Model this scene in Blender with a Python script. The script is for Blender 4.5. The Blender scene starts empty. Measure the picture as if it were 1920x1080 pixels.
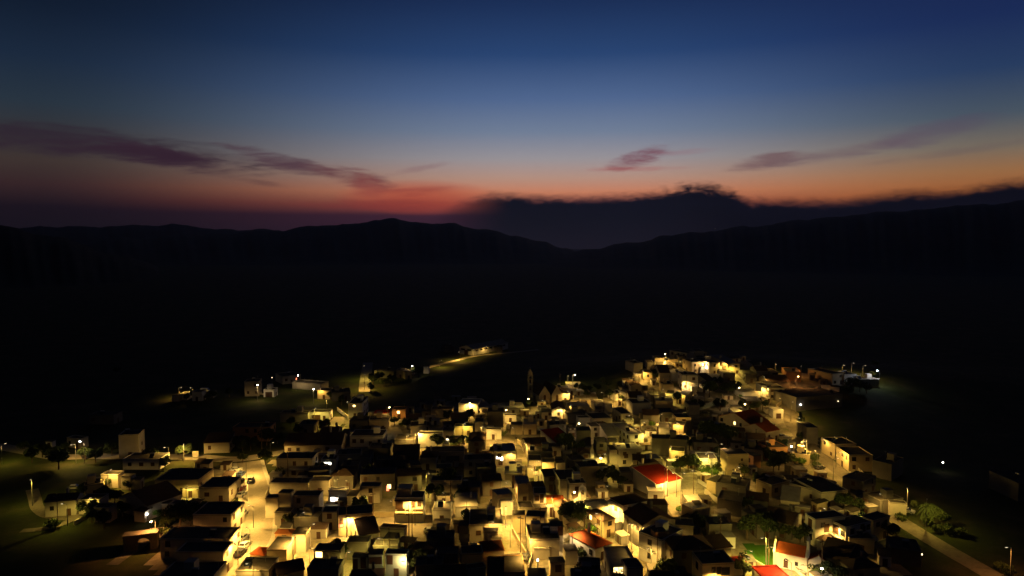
import bpy, math, random
from mathutils import Vector, Matrix
random.seed(11)
C = bpy.context.scene
COL = C.collection
R = math.radians
# ------------------------------------------------------------------ camera
HC, FPX, HOR = 78.0, 1283.0, 460.0          # camera height (m), focal length and horizon of the 1920 px frame
PIT = math.atan((540 - HOR) / FPX)
cam = bpy.data.objects.new('camera', bpy.data.cameras.new('camera'))
COL.objects.link(cam); C.camera = cam
cam.location = (0, 0, HC); cam.rotation_euler = (math.pi / 2 - PIT, 0, 0)
cam.data.sensor_width = 36; cam.data.lens = 36 * FPX / 1920
cam.data.clip_start = 0.5; cam.data.clip_end = 60000
# ------------------------------------------------------------------ view
C.view_settings.view_transform = 'Standard'
C.view_settings.look = 'None'
C.view_settings.exposure = 0.0
C.view_settings.gamma = 1.0
C.render.engine = 'CYCLES'
C.cycles.use_denoising = True
C.cycles.max_bounces = 5
C.cycles.diffuse_bounces = 3
C.cycles.volume_bounces = 0
C.cycles.sample_clamp_indirect = 3
C.cycles.use_light_tree = True

def lin(r, g, b):
    f = lambda c: c / 12.92 if c <= 0.04045 else ((c + 0.055) / 1.055) ** 2.4
    return (f(r / 255), f(g / 255), f(b / 255), 1.0)

class NT:
    """small helper to wire math nodes"""
    def __init__(s, tree): s.t = tree; s.n = tree.nodes; s.l = tree.links
    def new(s, kind, **kw):
        n = s.n.new(kind)
        for k, v in kw.items(): setattr(n, k, v)
        return n
    def put(s, sock, v):
        if isinstance(v, bpy.types.NodeSocket): s.l.new(v, sock)
        else: sock.default_value = v
    def m(s, op, a, b=0.0, c=None, clamp=False):
        n = s.new('ShaderNodeMath', operation=op, use_clamp=clamp)
        s.put(n.inputs[0], a); s.put(n.inputs[1], b)
        if c is not None: s.put(n.inputs[2], c)
        return n.outputs[0]
    def mix(s, f, a, b, blend='MIX'):
        n = s.new('ShaderNodeMix', data_type='RGBA', blend_type=blend)
        s.put(n.inputs[0], f); s.put(n.inputs[6], a); s.put(n.inputs[7], b)
        return n.outputs[2]
    def ramp(s, f, stops, interp='LINEAR'):
        n = s.new('ShaderNodeValToRGB'); r = n.color_ramp; r.interpolation = interp
        while len(r.elements) < len(stops): r.elements.new(0.5)
        for e, (p, c) in zip(r.elements, stops): e.position = p; e.color = c
        s.put(n.inputs[0], f); return n.outputs[0]
    def step(s, v, lo, hi):
        n = s.new('ShaderNodeMapRange', interpolation_type='SMOOTHSTEP')
        s.put(n.inputs[0], v); s.put(n.inputs[1], lo); s.put(n.inputs[2], hi)
        return n.outputs[0]

def AZ(u): return math.degrees(math.atan((u - 960) / FPX))
def EL(v, u=960): return math.degrees(math.atan((HOR - v) / math.hypot(FPX, u - 960)))

# ------------------------------------------------------------------ dusk sky (by direction only)
W = bpy.data.worlds.new('World'); C.world = W; W.use_nodes = True
w = NT(W.node_tree); w.n.clear()
out = w.new('ShaderNodeOutputWorld'); bg = w.new('ShaderNodeBackground')
w.l.new(bg.outputs[0], out.inputs[0])
tc = w.new('ShaderNodeTexCoord'); sep = w.new('ShaderNodeSeparateXYZ'); w.l.new(tc.outputs['Generated'], sep.inputs[0])
X, Y, Z = sep.outputs
az = w.m('MULTIPLY', w.m('ARCTAN2', X, Y), 57.2958)
el = w.m('MULTIPLY', w.m('ARCSINE', Z), 57.2958)
e01 = w.m('DIVIDE', w.m('MAXIMUM', el, 0.0), 40.0, clamp=True)
def P(v): return EL(v) / 40.0
core = w.ramp(e01, [(0.0, lin(40, 27, 42)), (P(405), lin(64, 34, 48)), (P(385), lin(150, 76, 62)), (P(362), lin(196, 124, 92)), (P(335), lin(176, 140, 124)),
    (P(300), lin(150, 144, 148)), (P(250), lin(112, 126, 150)), (P(190), lin(80, 103, 143)), (P(110), lin(42, 70, 116)), (P(20), lin(29, 50, 91)),
    (0.62, lin(11, 20, 40)), (1.0, lin(5, 8, 14))])
left = w.ramp(e01, [(0.0, lin(19, 16, 22)), (P(400), lin(28, 19, 27)), (P(365), lin(58, 39, 40)), (P(330), lin(66, 54, 50)), (P(290), lin(58, 57, 59)),
    (P(240), lin(44, 57, 70)), (P(170), lin(30, 46, 68)), (P(90), lin(20, 33, 53)), (P(0), lin(14, 22, 35)), (0.62, lin(6, 10, 19)), (1.0, lin(3, 5, 9))])
right = w.ramp(e01, [(0.0, lin(22, 18, 30)), (P(400), lin(70, 38, 30)), (P(378), lin(166, 96, 46)), (P(345), lin(156, 110, 70)), (P(310), lin(122, 110, 94)),
    (P(260), lin(76, 89, 101)), (P(190), lin(42, 64, 100)), (P(110), lin(29, 47, 92)), (P(0), lin(25, 38, 80)), (0.62, lin(8, 13, 30)), (1.0, lin(4, 6, 12))])
fl = w.step(az, AZ(1000), AZ(60)); fr = w.step(az, AZ(1120), AZ(1900))
skyc = w.mix(fl, core, w.mix(1.0, left, (.82, .82, .82, 1), 'MULTIPLY')); skyc = w.mix(fr, skyc, w.mix(1.0, right, (.88, .88, .90, 1), 'MULTIPLY'))
comb = w.new('ShaderNodeCombineXYZ'); w.put(comb.inputs[0], w.m('MULTIPLY', az, 0.10)); w.put(comb.inputs[1], w.m('MULTIPLY', el, 0.55)); comb.inputs[2].default_value = 1.7
def noise(vec, scale, detail=6, rough=0.6, dist=0.0):
    n = w.new('ShaderNodeTexNoise'); w.l.new(vec, n.inputs['Vector']); n.inputs['Scale'].default_value = scale
    n.inputs['Detail'].default_value = detail; n.inputs['Roughness'].default_value = rough; n.inputs['Distortion'].default_value = dist
    return n.outputs[0]
nz = noise(comb.outputs[0], 1.6, 7, 0.62, 0.6)
nz2 = noise(comb.outputs[0], 5.0, 5, 0.6, 0.8)
nn = w.m('ADD', w.m('MULTIPLY', w.m('SUBTRACT', nz, 0.5), 2.6), w.m('MULTIPLY', w.m('SUBTRACT', nz2, 0.5), 1.0))
# red glow low on the left of the valley
gx = w.m('DIVIDE', w.m('SUBTRACT', az, AZ(790)), 7.0); gy = w.m('DIVIDE', w.m('SUBTRACT', el, EL(372)), 1.5)
gd = w.m('SUBTRACT', 1.0, w.m('ADD', w.m('MULTIPLY', gx, gx), w.m('MULTIPLY', gy, gy)), clamp=True)
skyc = w.mix(w.m('MULTIPLY', gd, 0.62), skyc, lin(168, 62, 44))
clouds = [  # u, v, half width px, half height px, tilt (deg, + falls to the right), strength, colour
    (150, 270, 330, 24, 3, .72, lin(44, 31, 44)), (345, 303, 130, 20, 8, .85, lin(52, 32, 45)), (250, 290, 120, 14, 4, .6, lin(46, 30, 42)), (545, 308, 110, 15, 12, .80, lin(72, 46, 58)),
    (660, 332, 80, 18, 10, .80, lin(92, 46, 54)), (690, 350, 40, 24, 30, .5, lin(128, 54, 54)), (770, 322, 70, 6, -12, .35, lin(120, 84, 90)), (500, 345, 40, 7, 8, .4, lin(62, 38, 46)), (785, 360, 70, 9, -5, .55, lin(134, 52, 50)),
    (720, 385, 160, 12, 0, .5, lin(120, 46, 46)), (1200, 300, 62, 17, -12, .95, lin(112, 54, 70)), (1190, 318, 90, 6, 0, .5, lin(160, 94, 90)), (1275, 288, 60, 7, -4, .5, lin(142, 108, 116)),
    (1430, 305, 75, 13, -8, .75, lin(106, 78, 82)), (1570, 288, 120, 12, -8, .55, lin(104, 84, 90)), (1740, 252, 120, 18, -10, .42, lin(84, 70, 90)), (1800, 285, 160, 7, -6, .3, lin(96, 80, 84))]
for (u, v, hw, hh, tilt, st, colr) in clouds:
    wd = hw / FPX * 57.3; ht = hh / FPX * 57.3; t = R(-tilt)
    dx = w.m('SUBTRACT', az, AZ(u)); dy = w.m('SUBTRACT', el, EL(v, u))
    rx = w.m('DIVIDE', w.m('ADD', w.m('MULTIPLY', dx, math.cos(t)), w.m('MULTIPLY', dy, math.sin(t))), wd)
    ry = w.m('DIVIDE', w.m('SUBTRACT', w.m('MULTIPLY', dy, math.cos(t)), w.m('MULTIPLY', dx, math.sin(t))), ht)
    d = w.m('ADD', w.m('MULTIPLY', rx, rx), w.m('MULTIPLY', ry, ry))
    f = w.step(w.m('ADD', w.m('SUBTRACT', 1.0, d), w.m('MULTIPLY', nn, 1.35)), -0.3, 1.3)
    f = w.m('MULTIPLY', f, w.step(d, 2.6, 1.0))
    skyc = w.mix(w.m('MULTIPLY', f, st), skyc, colr)
# cloud bank lying along the far crest
fc = w.new('ShaderNodeFloatCurve'); cv = fc.mapping.curves[0]
bank = [(700, 462), (830, 400), (880, 378), (940, 368), (1010, 372), (1080, 373), (1180, 370), (1250, 362), (1300, 352), (1360, 358), (1405, 378), (1500, 381), (1580, 380), (1640, 371), (1700, 364), (1780, 361), (1850, 350), (1920, 341), (2100, 322), (2400, 300)]
pts = [((AZ(u) + 30) / 90, EL(v, u) / 10) for u, v in bank]
while len(cv.points) < len(pts): cv.points.new(0.5, 0.5)
for p_, (a, b) in zip(cv.points, pts): p_.location = (a, b); p_.handle_type = 'AUTO'
fc.mapping.update()
w.put(fc.inputs['Value'], w.m('DIVIDE', w.m('ADD', az, 30.0), 90.0, clamp=True))
edge = w.m('MULTIPLY', fc.outputs[0], 10.0)
comb2 = w.new('ShaderNodeCombineXYZ'); w.put(comb2.inputs[0], w.m('MULTIPLY', az, 0.62)); w.put(comb2.inputs[1], w.m('MULTIPLY', el, 1.7))
nb = noise(comb2.outputs[0], 1.3, 6, 0.52, 0.9)
amp = w.m('ADD', 0.8, w.m('MULTIPLY', w.m('SUBTRACT', 1.0, w.m('ABSOLUTE', w.m('DIVIDE', w.m('SUBTRACT', az, AZ(1300)), 6.0)), clamp=True), 1.0))
dd = w.m('ADD', w.m('SUBTRACT', edge, el), w.m('MULTIPLY', w.m('SUBTRACT', nb, 0.5), amp))
bf = w.step(dd, -0.62, 0.52)
bf = w.m('MULTIPLY', bf, w.step(az, AZ(760), AZ(960)))
bankc = w.ramp(w.m('DIVIDE', dd, 4.5, clamp=True), [(0, lin(26, 23, 34)), (0.12, lin(11, 12, 21)), (0.4, lin(13, 14, 22)), (1, lin(22, 19, 27))])
bankr = w.ramp(w.m('DIVIDE', dd, 4.5, clamp=True), [(0, lin(15, 14, 23)), (0.12, lin(6, 6, 14)), (0.4, lin(3, 3, 8)), (1, lin(0, 0, 2))])
bankc = w.mix(w.step(az, AZ(1150), AZ(1500)), bankc, bankr)
skyc = w.mix(bf, skyc, bankc)
# the air before the low sky swallows some of its light: the sky itself is that much brighter
gain = w.ramp(w.m('DIVIDE', w.m('MAXIMUM', el, 0.0), 20.0, clamp=True), [(0.0, (.55, .55, .55, 1)), (0.2, (.53, .53, .53, 1)), (0.45, (.45, .45, .45, 1)), (1.0, (.37, .37, .37, 1))])
skyc = w.mix(1.0, skyc, gain, 'MULTIPLY'); skyc = w.mix(1.0, skyc, (2.5, 2.5, 2.5, 1), 'MULTIPLY')
# sky away from the afterglow and below the horizon is dark
back = w.step(w.m('ABSOLUTE', az), 60.0, 130.0)
skyc = w.mix(back, skyc, lin(7, 10, 20))
skyc = w.mix(w.step(el, -0.5, -6.0), skyc, lin(8, 8, 11))
w.l.new(skyc, bg.inputs[0]); bg.inputs[1].default_value = 1.0
SUN_BELOW_HORIZON = True     # the sun has set: no sun lamp, only the sky and the street lamps give light

# ------------------------------------------------------------------ terrain height and picture-to-ground mapping
def zg(x, y):
    g = 13 * math.exp(-((x - 118) / 85) ** 2 - ((y - 392) / 62) ** 2)
    g += 4 * math.exp(-((x - 235) / 80) ** 2 - ((y - 380) / 50) ** 2)
    g += 2.5 * math.exp(-((x + 190) / 60) ** 2 - ((y - 190) / 40) ** 2) * 0
    return g
def ray(u, v):
    a = (u - 960) / FPX; b = (540 - v) / FPX
    return Vector((a, math.cos(PIT) + b * math.sin(PIT), -math.sin(PIT) + b * math.cos(PIT)))
def at(u, v, h=0.0):
    """point h metres above the ground seen at (u, v) of the 1920 px photograph"""
    d = ray(u, v); z = h; p = None
    for _ in range(25):
        t = (z - HC) / d.z; p = d * t
        z = 0.6 * (zg(p.x, p.y) + h) + 0.4 * z
    return Vector((p.x, p.y, z))
def px(p):
    """picture position of a world point (for labels only)"""
    x, y, z = p[0], p[1], p[2] - HC
    f = y * math.cos(PIT) - z * math.sin(PIT); u = y * math.sin(PIT) + z * math.cos(PIT)
    return (960 + FPX * x / f, 540 - FPX * u / f)

# ------------------------------------------------------------------ materials
MATS = {}
def mat(name, col, rough=0.85, var=0.25, scale=0.6, col2=None, bump=0.0, metal=0.0, emit=None, estr=0.0, bands=0.0, spec=0.3):
    if name in MATS: return MATS[name]
    m = bpy.data.materials.new(name); m.use_nodes = True; t = NT(m.node_tree); b = t.n['Principled BSDF']
    if emit is not None:
        b.inputs['Emission Color'].default_value = (*emit, 1); b.inputs['Emission Strength'].default_value = estr
    tcn = t.new('ShaderNodeTexCoord'); oi = t.new('ShaderNodeObjectInfo')
    def nzn(sc, det, vec=tcn.outputs['Object']):
        n = t.new('ShaderNodeTexNoise'); t.l.new(vec, n.inputs['Vector']); n.inputs['Scale'].default_value = sc; n.inputs['Detail'].default_value = det; return n.outputs[0]
    a = nzn(scale, 5); fine = nzn(scale * 9, 3)
    f = t.m('ADD', t.m('MULTIPLY', t.m('SUBTRACT', a, 0.5), 1.8), t.m('MULTIPLY', t.m('SUBTRACT', fine, 0.5), 0.7))
    c1 = (*col, 1); c2 = (*(col2 or tuple(c * 0.45 for c in col)), 1)
    k = t.mix(t.m('ADD', t.m('MULTIPLY', f, var * 2.0), var * 0.6, clamp=True), c1, c2)
    if bands:
        wv = t.new('ShaderNodeTexWave'); wv.bands_direction = 'X'; t.l.new(tcn.outputs['Object'], wv.inputs['Vector']); wv.inputs['Scale'].default_value = bands; wv.inputs['Distortion'].default_value = 0.6
        k = t.mix(t.m('MULTIPLY', wv.outputs[0], 0.45), k, c2)
        bump = bump or 0.4
    t.l.new(k, b.inputs['Base Color'])
    b.inputs['Roughness'].default_value = rough; b.inputs['Metallic'].default_value = metal; b.inputs['Specular IOR Level'].default_value = spec
    if bump:
        bn = t.new('ShaderNodeBump'); bn.inputs['Strength'].default_value = bump; bn.inputs['Distance'].default_value = 0.05
        t.l.new(fine, bn.inputs['Height']); t.l.new(bn.outputs[0], b.inputs['Normal'])
    MATS[name] = m; return m
WALLM = {
    'w': mat('whitewash', (0.74, 0.71, 0.66), var=.22, scale=.35, bump=.3),
    'c': mat('cream_plaster', (0.52, 0.46, 0.37), var=.30, scale=.35, bump=.3),
    'y': mat('ochre_plaster', (0.60, 0.48, 0.30), var=.28, scale=.35, bump=.3),
    'o': mat('orange_plaster', (0.58, 0.30, 0.13), var=.25, scale=.35, bump=.3),
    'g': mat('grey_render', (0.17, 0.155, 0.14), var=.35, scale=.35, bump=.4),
    'n': mat('pale_green_plaster', (0.50, 0.58, 0.46), var=.25, scale=.35, bump=.3)}
ROOFM = {
    'f': mat('bitumen_roof', (0.15, 0.13, 0.11), var=.4, scale=.5, rough=1.0, spec=0.0),
    'p': mat('pale_concrete_roof', (0.46, 0.42, 0.37), var=.35, scale=.4, rough=1.0, spec=0.0),
    'g': mat('dark_tile_roof', (0.15, 0.10, 0.075), var=.3, scale=.8, bands=1.6, rough=1.0, spec=0.0),
    'r': mat('red_tile_roof', (0.36, 0.085, 0.03), var=.3, scale=.8, bands=1.6, rough=1.0, spec=0.0),
    'R': mat('red_painted_roof', (0.25, 0.024, 0.012), var=.4, scale=.6, bands=1.4, rough=1.0, spec=0.0),
    'o': mat('orange_tile_roof', (0.38, 0.13, 0.05), var=.3, scale=.8, bands=1.6, rough=1.0, spec=0.0)}
M_FRAME = mat('brown_wood_frame', (0.07, 0.035, 0.02), var=.2)
M_WFRAME = mat('white_frame', (0.6, 0.57, 0.52), var=.1)
M_GLASS = mat('dark_window_glass', (0.02, 0.02, 0.022), rough=.15, var=.1, spec=.6)
M_SHUT = mat('brown_shutter', (0.10, 0.05, 0.028), var=.2, bands=6)
M_LITW = mat('lit_window_warm', (0.8, 0.7, 0.5), emit=(1.0, .66, .22), estr=5.0)
M_LITC = mat('lit_window_white', (0.8, 0.8, 0.8), emit=(1.0, .93, .74), estr=7.0)
M_LITR = mat('lit_window_red', (0.8, 0.2, 0.1), emit=(1.0, .16, .07), estr=4.0)
M_METAL = mat('galvanised_metal', (0.42, 0.41, 0.39), rough=.5, var=.2, metal=.4)
M_POLE = mat('lamp_pole_concrete', (0.22, 0.21, 0.19), var=.25, scale=2)
M_WOOD = mat('weathered_pole_wood', (0.16, 0.11, 0.07), var=.3, scale=2)
M_BULBW = mat('sodium_lens', (0.9, 0.8, 0.5), emit=(1.0, .74, .30), estr=40.0)
M_BULBC = mat('led_lens', (0.9, 0.9, 0.9), emit=(1.0, .93, .78), estr=40.0)
M_BULBB = mat('blue_white_lens', (0.9, 0.9, 1), emit=(.80, .88, 1.0), estr=40.0)
M_BULBO = mat('orange_lens', (0.9, 0.6, 0.4), emit=(1.0, .52, .18), estr=40.0)
M_GLOW = mat('dim_lens', (0.9, 0.8, 0.5), emit=(1.0, .8, .45), estr=4.0)
M_TANK = mat('white_tank_enamel', (0.6, 0.59, 0.56), rough=.4, var=.1)
M_PANEL = mat('solar_glass', (0.02, 0.025, 0.04), rough=.2, var=.1, spec=.6)
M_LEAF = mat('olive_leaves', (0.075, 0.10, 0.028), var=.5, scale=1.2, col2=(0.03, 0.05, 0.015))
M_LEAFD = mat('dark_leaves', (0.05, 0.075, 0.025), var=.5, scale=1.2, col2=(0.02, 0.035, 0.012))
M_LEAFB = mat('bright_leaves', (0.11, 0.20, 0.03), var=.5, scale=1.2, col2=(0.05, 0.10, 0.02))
M_BARK = mat('bark', (0.13, 0.09, 0.06), var=.3, scale=3)
M_STONE = mat('rubble_stone', (0.13, 0.11, 0.085), var=.5, scale=2.5, bump=.6)
M_RUBBER = mat('tyre_rubber', (0.02, 0.02, 0.02), var=.1)
M_BELL = mat('bronze', (0.25, 0.16, 0.06), rough=.4, metal=.8, var=.2)

# ------------------------------------------------------------------ mesh building
class MB:
    def __init__(s): s.v = []; s.f = []
    def add(s, vs, fs):
        k = len(s.v); s.v += [tuple(v) for v in vs]; s.f += [tuple(i + k for i in f) for f in fs]; return s
    def box(s, x0, x1, y0, y1, z0, z1):
        return s.add([(x0, y0, z0), (x1, y0, z0), (x1, y1, z0), (x0, y1, z0), (x0, y0, z1), (x1, y0, z1), (x1, y1, z1), (x0, y1, z1)],
            [(0, 3, 2, 1), (4, 5, 6, 7), (0, 1, 5, 4), (1, 2, 6, 5), (2, 3, 7, 6), (3, 0, 4, 7)])
    def prism(s, poly, y0, y1):      # poly in x,z (counter-clockwise seen from -y), extruded along y
        n = len(poly)
        vs = [(x, y0, z) for x, z in poly] + [(x, y1, z) for x, z in poly]
        return s.add(vs, [tuple(range(n)), tuple(range(2 * n - 1, n - 1, -1))] + [(i, i + n, (i + 1) % n + n, (i + 1) % n) for i in range(n)])
    def tube(s, a, b, r0, r1=None, n=8):
        a = Vector(a); b = Vector(b); r1 = r0 if r1 is None else r1
        d = (b - a).normalized(); e = d.orthogonal().normalized(); g = d.cross(e)
        vs = []
        for q, r in ((a, r0), (b, r1)):
            for i in range(n):
                t = 2 * math.pi * i / n; vs.append(q + e * (r * math.cos(t)) + g * (r * math.sin(t)))
        return s.add(vs, [tuple(range(n - 1, -1, -1)), tuple(range(n, 2 * n))] + [(i, (i + 1) % n, (i + 1) % n + n, i + n) for i in range(n)])
    def ball(s, c, r, sz=1.0, n=10, m=6):
        vs = [(c[0], c[1], c[2] + r * sz)]
        for j in range(1, m):
            ph = math.pi * j / m
            for i in range(n):
                t = 2 * math.pi * i / n; vs.append((c[0] + r * math.sin(ph) * math.cos(t), c[1] + r * math.sin(ph) * math.sin(t), c[2] + r * sz * math.cos(ph)))
        vs.append((c[0], c[1], c[2] - r * sz)); L = len(vs) - 1; fs = []
        for i in range(n):
            fs.append((0, 1 + i, 1 + (i + 1) % n)); fs.append((L, L - n + (i + 1) % n, L - n + i))
            for j in range(m - 2): a = 1 + j * n; fs.append((a + i, a + n + i, a + n + (i + 1) % n, a + (i + 1) % n))
        return s.add(vs, fs)
    def mesh(s, name, m, smooth=False):
        me = bpy.data.meshes.new(name); me.from_pydata(s.v, [], s.f); me.validate(); me.update()
        for mm in (m if isinstance(m, (list, tuple)) else [m]): me.materials.append(mm)
        if smooth: me.polygons.foreach_set('use_smooth', [True] * len(me.polygons))
        return me
    def build(s, name, m, parent=None, smooth=False):
        return link(name, s.mesh(name, m, smooth), parent)
def link(name, me, parent=None, loc=None, rz=0.0):
    o = bpy.data.objects.new(name, me); COL.objects.link(o)
    if parent is not None: o.parent = parent
    if loc is not None: o.location = loc
    if rz: o.rotation_euler = (0, 0, rz)
    return o
def tag(o, label=None, cat=None, group=None, kind=None):
    if label: o['label'] = label
    if cat: o['category'] = cat
    if group: o['group'] = group
    if kind: o['kind'] = kind
    return o
def empty(name, loc, rz=0.0):
    o = bpy.data.objects.new(name, None); COL.objects.link(o); o.location = loc; o.rotation_euler = (0, 0, rz); o.empty_display_size = .3
    return o
def copy_tree(o, parent=None):
    c = o.copy(); COL.objects.link(c); c.parent = parent
    if parent is None and 'label' in c: del c['label']       # every copy gets its own label
    for ch in list(o.children): copy_tree(ch, c)
    return c

# ------------------------------------------------------------------ labels: where a thing stands, told by landmarks one can find
ANCH = [  # u, v, words
    (900, 648, 'the far gabled warehouse'), (994, 722, 'the slender bell tower'), (1030, 738, 'the twin-gabled church'), (1492, 1045, 'the red-roofed chapel'),
    (1092, 938, 'the bell-gable chapel'), (1252, 897, 'the big bright red roof'), (1272, 925, 'the pale lamplit square'), (265, 1022, 'the arched shelter'),
    (1128, 1010, 'the orange hipped roof'), (768, 945, 'the arched balcony house'), (880, 762, 'the floodlit cube building'), (667, 975, 'the glowing orange house'),
    (470, 905, 'the lone driving car'), (1247, 664, 'the topmost hill lamp'), (1392, 742, 'the twin slope lamps'), (667, 769, 'the floodlit house'),
    (300, 930, 'the long black barn'), (1510, 838, 'the bright roadside pillar'), (1556, 985, 'the white corner villa'), (1740, 960, 'the roadside palm'),
    (1020, 998, 'the blue-black roof'), (1058, 821, 'the white-edged red roof'), (905, 832, 'the brightest crossing'), (684, 715, 'the far lit road strip'),
    (1645, 697, 'the blue-white lamp'), (1460, 776, 'the roadside garage'), (473, 812, 'the dim orange house'), (150, 828, 'the white field lamp'),
    (75, 942, 'the grassy road bend'), (1046, 1060, 'the small tower house'), (1172, 1040, 'the broad pale roof'), (1347, 1065, 'the large ochre house'),
    (1384, 870, 'the tall yellow house'), (807, 825, 'the dazzling white wall'), (1497, 706, 'the orange lamp'), (1302, 730, 'the glowing white block'),
    (1113, 862, 'the lit white terrace'), (745, 1066, 'the red awning'), (540, 1035, 'the slanting lit wall'), (1210, 812, 'the bright alley pole'),
    (552, 878, 'the long four-window house'), (283, 978, 'the orange yard lamp'), (240, 830, 'the tall dim block'), (1350, 1048, 'the small red awning'), (483, 735, 'the far yard lamp')]
REG = []      # (object, look words, noun, u, v, adjective for the group of its kind)
def reg(o, look, noun, p): u, v = px(p); REG.append((o, look, noun, u, v))
ORD = ['nearest', 'second', 'third', 'fourth', 'fifth', 'sixth', 'seventh', 'eighth', 'ninth', 'tenth', 'eleventh', 'twelfth', 'thirteenth', 'fourteenth', 'fifteenth', 'sixteenth', 'seventeenth', 'eighteenth', 'nineteenth', 'twentieth', 'twenty-first', 'twenty-second', 'twenty-third', 'twenty-fourth', 'twenty-fifth', 'twenty-sixth', 'twenty-seventh', 'twenty-eighth']
def label_all():
    used = {}
    for o, look, noun, u, v in REG:
        if 'label' in o: continue
        best = min((((u - a) ** 2 + ((v - b) * 1.8) ** 2) ** .5, a, b, w_) for a, b, w_ in ANCH)
        dx, dy = u - best[1], (v - best[2]) * 1.8
        rel = ('right of' if dx > 0 else 'left of') if abs(dx) > abs(dy) else ('in front of' if dy > 0 else 'behind')
        used.setdefault((noun, rel, best[3]), []).append((best[0], o, look))
    for (noun, rel, an), L in used.items():
        L.sort(key=lambda t: t[0])
        for i, (_, o, look) in enumerate(L):
            base = look.split()
            o['label'] = ' '.join(base) + (', ' + (ORD[i] + ' ' if len(L) > 1 else '') + noun + ' ' if len(L) > 1 else ' ') + rel + ' ' + an

# ------------------------------------------------------------------ houses
HOUSES = []    # (root, w, d, h, ztop) for placing windows where the photograph shows them
WCOL = {'w': 'white', 'c': 'cream', 'y': 'ochre', 'o': 'orange', 'g': 'grey', 'n': 'pale green'}
def shared_window(kind, w, h):
    key = (kind, round(w, 1), round(h, 1))
    if key in SHW: return SHW[key]
    fm = MB(); t = .09; x, z = w / 2, h / 2
    for a in ((-x, x, -.07, .03, -z - t, -z), (-x, x, -.05, .03, z, z + t), (-x - t, -x, -.05, .03, -z - t, z + t), (x, x + t, -.05, .03, -z - t, z + t)): fm.box(*a)
    pm = MB()
    if kind == 'arch':
        pm.prism([(-x, -z), (x, -z), (x, z - x)] + [(x * math.cos(a), z - x + x * math.sin(a)) for a in (R(30), R(60), R(90), R(120), R(150))] + [(-x, z - x)], -.04, .02)
        fm = MB().box(-x - .1, x + .1, -.09, .03, -z - t, -z)
    elif kind == 'shut': pm.box(-x, -.02, -.045, .02, -z, z); pm.box(.02, x, -.045, .02, -z, z); pm.box(-.02, .02, -.02, .02, -z, z)
    else: pm.box(-x, x, -.02, .02, -z, z)
    fr = fm.mesh('window', M_FRAME if kind != 'lit' else M_WFRAME)
    pn = pm.mesh('pane', {'shut': M_SHUT, 'door': M_SHUT, 'arch': M_SHUT, 'glass': M_GLASS, 'lit': M_LITW, 'litc': M_LITC, 'litr': M_LITR}[kind])
    SHW[key] = (fr, pn); return SHW[key]
SHW = {}
def put_window(root, side, s, z, w, h, kind, dims):
    """side 0 front (-y), 1 right, 2 back, 3 left ; s along the wall, z centre height"""
    W2, D = dims[0] / 2, dims[1]
    fr, pn = shared_window(kind, w, h)
    if side == 0: loc, rz = (s, -.012, z), 0
    elif side == 1: loc, rz = (W2 + .012, s, z), math.pi / 2
    elif side == 3: loc, rz = (-W2 - .012, s, z), -math.pi / 2
    else: loc, rz = (s, D + .012, z), math.pi
    o = link('door' if kind == 'door' else 'window', fr, root, loc, rz); link('door_leaf' if kind == 'door' else 'pane', pn, o)
    if kind.startswith('lit'): o['label'] = 'lit window' if kind != 'litr' else 'window glowing red'
    return o

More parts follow.
